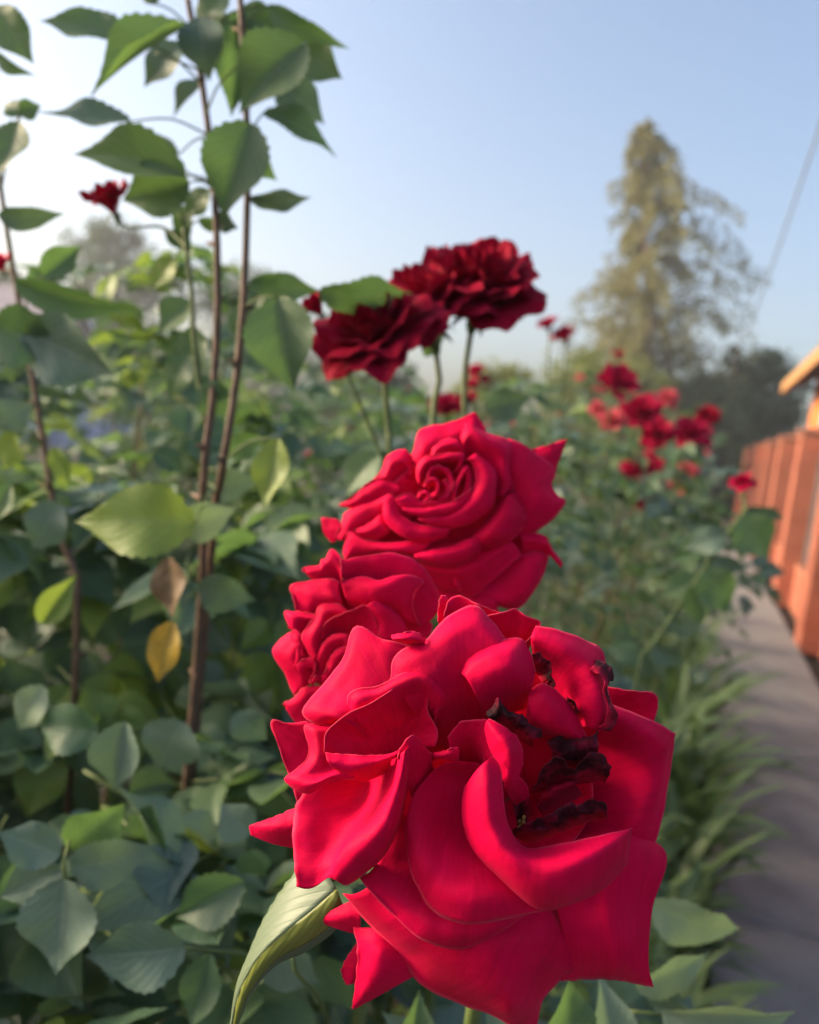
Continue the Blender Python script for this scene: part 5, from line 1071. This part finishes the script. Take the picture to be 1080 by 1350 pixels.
# ------------------------------------------------------------------ 6. thin cane at the far left
lc = thing('rose_bush', 'slender leaning rose cane with dark leaves beside the pair of tall canes', 'rose bush', grounded(px(105, 860, .78), 0, .05))
stemc(lc, [(-12, 150), (0, 240), (15, 340), (40, 480), (60, 600), (80, 720), (102, 830)], .74, .0022, .0042, end=Vector(lc.location))
for a in [((-5, 10), (42, 82), .62, 48, .2, M_LEAF), ((-5, 66), (42, 102), .62, 13, .9, M_LEAF), ((28, 152), (0, 130), .66, 26, .2, M_LEAF), ((26, 150), (54, 138), .66, 26, .2, M_LEAF), ((24, 160), (4, 236), .62, 56, .1, M_LEAF), ((-2, 284), (76, 292), .66, 22, .8, M_LEAFB),
          ((58, 364), (106, 322), .68, 36, .2, M_LEAF), ((20, 370), (182, 418), .66, 38, .5, M_LEAF), ((28, 436), (158, 492), .62, 84, .15, M_LEAFB), ((-8, 430), (82, 462), .62, 74, .2, M_LEAF), ((60, 410), (40, 350), .7, 34, .3, M_LEAF),
          ((80, 664), (36, 728), .66, 56, .1, M_LEAFB), ((55, 822), (100, 758), .64, 36, .2, M_LEAFY), ((0, 580), (38, 605), .66, 44, .4, M_LEAFY), ((70, 590), (92, 640), .7, 26, .1, M_LEAFY), ((15, 640), (-10, 690), .66, 40, .2, M_LEAF), ((0, 560), (40, 530), .66, 40, .3, M_LEAFB)]:
    hand_leaf(lc, *a)
petioles(lc, [o for o in lc.children if o.name.startswith('cane')], .16)
p = px(4, 358, .72); rose(lc, p, CU(-.2, .7, .3), .014, M_RED, 6, 14, False, 0, .62)

# ------------------------------------------------------------------ 7. leafy rose bushes filling the bed
LEAVES = {'n': 0}
def in_poly_boxes(X, Y, boxes): return any(a <= X <= c and b <= Y <= e for a, b, c, e in boxes)
HERO_BOX = [(350, 800, 890, 1350), (330, 560, 760, 900)]
def leafy(parent, c, r, zt, zl, n, size, mats, near=False, keep=None, seed=0, low=False, up=.35):
    """compound rose leaves through the upper shell of a bush; c = foot, r = radius, zt / zl top and lowest leaf"""
    r_ = random.Random(seed); made = 0; tries = 0
    while made < n and tries < n * 14:
        tries += 1
        a = r_.uniform(0, 6.2832); hfrac = r_.random() ** .75
        rad = r * math.sqrt(r_.random()) * (math.sqrt(max(0.05, 1 - max(0, (hfrac - .45) / .58) ** 2)))
        if r_.random() < .5: rad = max(rad, r * .55 * math.sqrt(max(.05, 1 - max(0, (hfrac - .45) / .58) ** 2)))
        p = Vector((c.x + math.cos(a) * rad, c.y + math.sin(a) * rad, zl + (zt - zl) * hfrac))
        X, Y, d = proj(p)
        if d < .34: continue
        if keep and not keep(X, Y, d, p): continue
        out = Vector((math.cos(a), math.sin(a), r_.uniform(-.45, .5)))
        if r_.random() < .35: out += (CAM - p).normalized() * .7
        out = (out + Vector((r_.gauss(0, .35), r_.gauss(0, .35), r_.gauss(0, .25)))).normalized()
        nrm = Vector((r_.gauss(0, .42), r_.gauss(0, .42), 1)) - fwd * .35
        L_ = size * r_.uniform(.72, 1.28)
        mat = r_.choice(mats)
        W = orient(p, p + out * L_, nrm, 1.0)
        sX, sY, sd = proj(p + out * L_)
        if sd < .30: continue
        if d < .6 and (in_poly_boxes(X, Y, HERO_BOX) or in_poly_boxes(sX, sY, HERO_BOX)) and d < .42: continue
        if near and d < 1.0 and -60 < X < 1140 and Y < 1420:
            lf = add('leaf', RACH, parent, W)
            items = [(Vector((0, .60, 0)), Vector((0, 1.02, -.06 - .1 * r_.random())))]
            for k, y in enumerate((.54, .26)):
                for sg in (-1, 1):
                    ln = (.42, .33)[k] * r_.uniform(.88, 1.12); an = R(58 + r_.uniform(-12, 12))
                    b = Vector((0, y + r_.uniform(-.02, .02), 0)); dd = Vector((sg * math.sin(an), math.cos(an), r_.uniform(-.3, .12))).normalized()
                    items.append((b + dd * .03, b + dd * ln))
            for b, t in items:
                m = W @ orient(b, t, Vector((r_.gauss(0, .22), r_.gauss(0, .18), 1)), r_.uniform(.92, 1.12))
                add('leaflet', leaf_mesh(r_.randrange(6), mat if r_.random() > .06 else M_LEAFY), lf, m)
        else:
            add('leaf', comp_mesh(r_.randrange(5 if low else 7), mat, low), parent, W)
        made += 1
    LEAVES['n'] += made
def canes(parent, c, r, zt, n, seed=0, mat=None, rad=.005):
    r_ = random.Random(seed + 500)
    for k in range(n):
        a = r_.uniform(0, 6.283); q = r * r_.uniform(.2, .8)
        top = Vector((c.x + math.cos(a) * q, c.y + math.sin(a) * q, zt * r_.uniform(.72, .96)))
        m = Vector((c.x + math.cos(a) * q * .4 + r_.gauss(0, .03), c.y + math.sin(a) * q * .4, top.z * .5))
        stem(parent, [c + Vector((r_.gauss(0, .03), r_.gauss(0, .03), -.02)), m, top], rad, rad * .4, mat or r_.choice((M_CANE, M_GSTEM)), 12, 4, 'cane')
GREENS = [M_LEAF, M_LEAF, M_LEAF, M_LEAFB]
BR = [M_LEAF, M_LEAF, M_LEAFB, M_LEAFY]
def bush(label, X, Yt, d, r, n, size, mats, seed, near=False, keep=None, zl=None, low=False, nc=5):
    top = px(X, Yt, d); c = Vector((top.x, top.y, 0))
    s_, t_ = st(c)
    if t_ + r > T0 + .02: c -= ET * (t_ + r - T0 - .02)
    root = thing('rose_bush', label, 'rose bush', c)
    canes(root, c, r, top.z, nc, seed)
    leafy(root, c, r, top.z, zl if zl is not None else max(.15, top.z - 1.0), n, size, mats, near, keep, seed, low)
    return root, c, top
low_keep = lambda X, Y, d, p: Y > 890 + (40 if X > 250 else 0)
b1, c1, t1 = bush('leafy rose bush with large bluish green leaflets below the slender leaning cane', 70, 985, .70, .28, 110, .13, GREENS, 21, True, low_keep, zl=.8)
b2, c2_, t2 = bush('leafy rose bush with dark leaflets below the two tall brown canes', 270, 960, .76, .27, 110, .13, GREENS, 22, True, low_keep, zl=.8)
D7 = .47
for a in [((80, 1127), (-2, 1098), D7, 52, .3, M_LEAFB), ((82, 1147), (-4, 1186), D7, 56, .2, M_LEAFB), ((84, 1158), (82, 1281), .46, 98, .05, M_LEAFB), ((92, 1142), (198, 1134), D7, 64, .2, M_LEAFB), ((91, 1118), (167, 1052), .49, 64, .3, M_LEAF),
          ((166, 952), (147, 1047), .52, 62, .1, M_LEAFB), ((60, 905), (10, 970), .56, 44, .2, M_PALE), ((130, 965), (30, 955), .55, 60, .2, M_LEAF), ((200, 1060), (205, 1180), .55, 60, .3, M_LEAF)]:
    hand_leaf(b1, *a)
stem(b1, [px(92, 1108, .48), px(84, 1150, .465), px(100, 1190, .5), px(120, 1300, .6)], .001, .0012, M_GSTEM, 10, 0, 'petiole')
for a in [((246, 1250), (108, 1266), .45, 82, .1, M_LEAFB), ((277, 1256), (256, 1356), .46, 50, .1, M_LEAF), ((322, 1162), (226, 1214), .48, 62, .2, M_LEAF), ((275, 1240), (240, 1205), .5, 40, .2, M_LEAFB), ((240, 950), (205, 1022), .6, 76, .1, M_LEAFB),
          ((330, 1100), (290, 1060), .52, 50, .2, M_LEAFB), ((310, 940), (350, 980), .62, 44, .1, M_LEAFB), ((350, 1255), (420, 1300), .47, 70, .3, M_LEAFB), ((420, 1260), (470, 1330), .5, 60, .2, M_LEAF), ((330, 1120), (345, 1160), .55, 46, .2, M_LEAF)]:
    hand_leaf(b2, *a)
stem(b2, [px(240, 1250, .452), px(280, 1253, .462), px(330, 1260, .48), px(385, 1290, .5)], .0011, .0014, M_GSTEM, 10, 0, 'petiole')
stem(b2, [px(386, 1262, .42), px(392, 1285, .43), px(425, 1325, .47), px(440, 1400, .6)], .0011, .0016, M_GSTEM, 10, 0, 'petiole')
mid_keep = lambda X, Y, d, p: Y > 560 + (60 if X < 60 else 0) and d > .62
bush('dense rose bush with mixed light leaves behind the slender leaning cane', 30, 600, .98, .34, 170, .15, BR, 23, True, mid_keep, zl=.65)
bush('dense rose bush behind the yellowed leaf and the tall brown canes', 235, 610, 1.02, .34, 180, .15, BR, 24, True, mid_keep, zl=.65)
bush('leafy rose bush reaching up behind the tall brown canes', 160, 330, 1.5, .45, 190, .15, BR, 25, False, lambda X, Y, d, p: Y > 345 and (X > 120 or Y > 470), zl=.8)
bush('leafy rose bush behind the ruffled crimson bloom', 410, 560, 1.45, .40, 140, .135, GREENS, 26, False, lambda X, Y, d, p: Y > 500, zl=.6)
bush('light green rose bush spreading before the far blue fence', 60, 470, 3.0, .7, 230, .14, BR, 27, False, None, zl=.7, low=True)
bush('rose bush spreading behind the pair of dark red blooms', 420, 490, 3.4, .8, 280, .14, BR, 28, False, None, zl=.6, low=True)
bush('low leafy rose bush behind the bloom with the spiral heart', 640, 640, 1.7, .38, 110, .12, GREENS, 29, False, lambda X, Y, d, p: Y > 560, zl=.5)
bb, cb, tb = bush('rose bush below the large withered bloom', 560, 1210, .72, .2, 40, .115, GREENS, 30, True, lambda X, Y, d, p: Y > 1130 and d > .45, zl=.75)
br, cr_, tr_ = bush('low rose bush with pale broad leaflets beside the strappy path edging', 800, 1270, .66, .10, 14, .115, [M_LEAFB, M_LEAF], 31, True, lambda X, Y, d, p: Y > 1240 and X < 930 and d > .45, zl=.8, nc=3)
for a in [((858, 1188), (990, 1262), .50, 62, .35, M_PALE), ((838, 1302), (938, 1262), .46, 56, .4, M_PALE), ((872, 1332), (1056, 1352), .45, 96, .3, M_PALE), ((748, 1392), (746, 1284), .40, 64, .15, M_LEAF), ((806, 1400), (800, 1292), .42, 60, .2, M_PALE), ((850, 1310), (935, 1345), .48, 30, .2, M_LEAFB), ((700, 1420), (640, 1330), .42, 60, .2, M_LEAFB), ((540, 1400), (555, 1310), .44, 50, .2, M_LEAF), ((600, 1420), (500, 1330), .46, 55, .2, M_LEAFB)]:
    hand_leaf(br, *a)
stem(br, [px(828, 1333, .455), px(868, 1338, .455), px(930, 1352, .47)], .0009, .0012, M_GSTEM, 8, 0, 'petiole')

# the bush with the cherry red cluster on the right
kb, ck, tk = bush('rose bush carrying the cluster of cerise red blooms above the path edging', 820, 575, 2.3, .5, 280, .125, GREENS, 32, False, lambda X, Y, d, p: Y > 535 and X < 985 and not (X > 835 and Y > 800), zl=.3, nc=8)
def bloom_on(par, X, Y, d, size_px, mat, kind, axv=(-.15, .5, .85), op=.82, foot=None):
    p = px(X, Y, d); a = CU(axv[0] + rng.gauss(0, .18), axv[1], axv[2] + rng.gauss(0, .1)); rad = size_px * .5 / FPX * d / .80
    pos = p - a * rad * .4
    rose(par, pos, a, rad, mat, kind, 22, False, rng.random() * 6, op)
    f = foot or Vector(par.location)
    top = pos - a * .01
    stem(par, [top, top - Z * .06 - a * .01, top.lerp(Vector((f.x, f.y, top.z * .55)), .5), Vector((f.x, f.y, .4)), Vector((f.x, f.y, 0))], .002, .004, M_GSTEM, 10)
for i, (X, Y, s, m) in enumerate([(815, 507, 46, M_CERISE), (847, 546, 46, M_CERISE), (867, 574, 40, M_CERISE), (911, 574, 42, M_CERISE), (933, 549, 25, M_DARK), (849, 622, 46, M_CERISE), (851, 663, 24, M_CERISE), (808, 556, 30, M_PINK)]):
    bloom_on(kb, X, Y, 2.15 + .06 * (i % 3), s, m, 10 + i % 3)
for i, (X, Y, s) in enumerate([(880, 526, 24), (905, 622, 26), (902, 640, 24), (790, 540, 22)]):
    bloom_on(kb, X, Y, 2.75, s, M_PINK, 10 + i % 2)
# single bloom leaning over the path, on its yellow-green stem
sb = thing('rose_bush', 'young rose bush with one small bloom on a yellow green stem leaning toward the fence', 'rose bush', grounded(px(805, 990, 1.07)))
p = px(981, 632, 1.15); rose(sb, p - Z * .012, CU(-.1, .9, .4), .019, M_CERISE, 11, 22, False, 0, 1)
stem(sb, [p - Z * .016, px(985, 668, 1.15), px(962, 700, 1.14), px(905, 785, 1.12), px(862, 850, 1.1), px(838, 905, 1.09), grounded(px(815, 960, 1.08)) + Z * .55, grounded(px(805, 990, 1.07))], .0022, .0045, M_GSTEM, 24, 5)
for a in [((975, 682), (1016, 736), 1.1, 56, .1, M_LEAF, None, 0), ((985, 670), (1035, 685), 1.15, 20, .8, M_LEAFB), ((958, 705), (905, 722), 1.12, 34, .3, M_LEAFB), ((955, 712), (880, 740), 1.15, 26, .5, M_LEAF), ((930, 750), (968, 812), 1.08, 50, .1, M_LEAF), ((915, 770), (925, 825), 1.1, 34, .2, M_LEAF), ((880, 820), (925, 838), 1.12, 20, .6, M_LEAFB), ((860, 850), (905, 880), 1.12, 26, .4, M_LEAFB), ((850, 870), (800, 850), 1.12, 26, .4, M_LEAF), ((940, 735), (985, 760), 1.12, 24, .6, M_LEAFB), ((925, 760), (870, 790), 1.14, 34, .3, M_LEAF)]:
    hand_leaf(sb, *a)
# small blooms on long stems against the sky
sk = thing('rose_bush', 'rose bush lifting two tiny red blooms above the shrubs before the birch', 'rose bush', grounded(px(735, 640, 2.6)))
for X, Y, s in ((722, 429, 26), (744, 444, 30)): bloom_on(sk, X, Y, 2.2, s, M_CERISE, 12, (-.3, .6, .3), .7)
leafy(sk, Vector(sk.location), .4, px(720, 500, 2.6).z, .5, 90, .12, GREENS, False, None, 40, True)
canes(sk, Vector(sk.location), .4, px(720, 500, 2.6).z, 5, 40)
mr = thing('rose_bush', 'rose bush with small red blooms under the dark red pair', 'rose bush', grounded(px(600, 640, 2.0)))
for X, Y, s, m in ((588, 538, 40, M_CERISE), (628, 490, 20, M_CERISE), (622, 508, 18, M_CERISE), (612, 530, 30, M_DARK), (640, 500, 14, M_CERISE)): bloom_on(mr, X, Y, 1.7, s, m, 12, (-.2, .7, .5), .8)
leafy(mr, Vector(mr.location), .42, px(600, 520, 2.0).z, .5, 110, .12, GREENS, False, lambda X, Y, d, p: Y > 510, 41, True)
canes(mr, Vector(mr.location), .4, px(600, 540, 2.0).z, 6, 41)
# farther rose bushes along the bed, with pink and red blooms a few pixels across
FAR = [('far rose bush dotted with pink blooms behind the dark red pair', 480, 520, 4.6, .8, [(455, 562, 15, M_PINK), (498, 540, 14, M_PINK), (505, 576, 18, M_PINK), (408, 600, 12, M_PINK), (540, 515, 12, M_PINK)]),
       ('far rose bush dotted with dusty pink blooms at the foot of the golden shrub', 700, 520, 4.8, .9, [(670, 560, 18, M_PINK), (672, 535, 14, M_PINK), (640, 565, 14, M_PINK), (735, 545, 14, M_PINK), (700, 570, 12, M_PINK)]),
       ('far rose bush with faded pink blooms below the birch', 800, 510, 5.6, .9, [(790, 515, 20, M_PINK), (815, 470, 18, M_DARK), (880, 530, 16, M_PINK), (765, 500, 14, M_PINK)]),
       ('far green rose bush beside the end of the fence', 885, 575, 6.5, .8, [(930, 600, 12, M_PINK), (905, 612, 12, M_PINK)]),
       ('far rose bush with yellowish leaves behind the tall canes', 330, 470, 5.5, 1.0, [(350, 560, 12, M_PINK)]),
       ('far rose bush with sparse foliage before the blue fence', 120, 450, 5.2, 1.0, []),
       ('far low rose bush halfway along the path edging', 860, 610, 4.2, .6, [(905, 628, 18, M_PINK), (885, 640, 14, M_PINK)])]
for i, (lab, X, Yt, d, r, fl) in enumerate(FAR):
    top = px(X, Yt, d); c = Vector((top.x, top.y, 0)); s_, t_ = st(c)
    if t_ + r > T0: c -= ET * (t_ + r - T0)
    b = thing('rose_bush', lab, 'rose bush', c)
    canes(b, c, r, top.z, 5, 60 + i)
    leafy(b, c, r, top.z, .3, 170, .14, BR if i % 2 else GREENS, False, None, 60 + i, True)
    for (fx, fy, s, m) in fl:
        a = CU(rng.gauss(0, .2), .7, .6); rad = s * .5 / FPX * d; p = px(fx, fy, d * .9)
        small_rose(b, p, a, rad * .9, m, rng.randrange(3), 1.0, rng.random() * 6)
        stem(b, [p, p.lerp(Vector((c.x, c.y, p.z - .25)), .4), Vector((c.x, c.y, p.z * .4)), c], .003, .006, M_GSTEM, 8)

# ------------------------------------------------------------------ 8. strappy edging plants along the path
def blade(seed):
    r_ = random.Random(seed); n = 12; V, UV = [], []
    bend = r_.uniform(.6, 1.5); tw = r_.uniform(-.6, .6)
    x = z = 0
    for j in range(n + 1):
        v = j / n; a = R(12) + bend * v ** 1.3
        w = .030 * (1 - .15 * v) * min(1, (1 - v) * 4.5 + .02) ** .7
        for i in (-1, 0, 1):
            q = Vector((0, i * w, abs(i) * w * .35)); q.rotate(Matrix.Rotation(tw * v, 3, 'X'))
            V.append((x + q.x - q.z * math.sin(a) * 0, q.y, z + q.z)); UV.append((i, v))
        x += math.sin(a) / n; z += math.cos(a) / n
    return mesh_from('leaf', V, grid_faces(2, n), M_BLADE, True, UV)
BLADES = [blade(i) for i in range(6)]
k = 0
spots = [(1.62, .00, .36), (1.95, .10, .38), (2.2, -.04, .42), (2.42, .12, .42), (2.7, .02, .44), (2.95, .13, .44), (3.25, -.04, .44), (3.4, .13, .45), (3.8, .06, .46), (4.2, .14, .46), (4.35, -.05, .46), (4.8, .12, .48), (5.4, .13, .48), (6.1, .12, .48), (7.0, .13, .48), (8.2, .13, .48), (1.8, .16, .30), (2.3, .19, .30), (2.8, .19, .32), (3.6, .2, .34), (4.5, .2, .36)]
spots = [(a, b - (.07 if a < 2.6 else .03), c * (1.12 if a < 2.6 else 1.25)) for a, b, c in spots]
for (s, t, h) in spots:
    foot = P(s, t)
    o = thing('strap_leaf_clump', 'clump of arching strap shaped green leaves edging the concrete path', 'plant', foot, 'strap leaved clumps along the path')
    nb = 40 if s < 4.5 else 24
    for i in range(nb):
        a = rng.uniform(0, 6.283); L_ = h * rng.uniform(.7, 1.25)
        W = Matrix.Translation(foot + Vector((rng.gauss(0, .035), rng.gauss(0, .035), -.01))) @ Matrix.Rotation(a, 4, 'Z') @ Matrix.Rotation(rng.uniform(-.2, .25), 4, 'Y') @ Matrix.Scale(L_, 4)
        add('leaf', rng.choice(BLADES), o, W)
# low ground cover under the bushes
C, NN = [], []
for _ in range(26000):
    s = .2 + 13 * rng.random() ** 1.5; t = T0 - .03 - rng.random() ** 1.3 * 4.5
    hgt = abs(rng.gauss(0, .13)); q = P(s, t, .01 + hgt * (1 if t < .15 else .4))
    C.append(q); NN.append((0, 0, 1))
V, F, UV = leaf_cloud(C, NN, .06, 1, .5, -.5)
gc = add('ground_cover', mesh_from('ground_cover', V, F, M_SHRUB, False, UV)); gc['kind'] = 'stuff'
tag(gc, 'low weedy green ground cover under the rose bushes', 'ground cover')
print('leaves', LEAVES['n'], 'objects', len(bpy.data.objects))
# ------------------------------------------------------------------ haze in the evening air
V, F = [], []
box(V, F, (0, 40, 9), Vector((70, 0, 0)), Vector((0, 60, 0)), Vector((0, 0, 10.2)))
hm, nt, out, N, L = newmat('air')
vol = N('ShaderNodeVolumePrincipled'); vol.inputs['Color'].default_value = (0.93, 0.95, 1.0, 1)
vol.inputs['Density'].default_value = 0.0034; vol.inputs['Anisotropy'].default_value = 0.35
L(vol.outputs[0], out.inputs['Volume'])
hz = add('haze', mesh_from('haze', V, F, hm, False)); hz['kind'] = 'stuff'
tag(hz, 'thin pale evening haze in the garden air', 'haze')
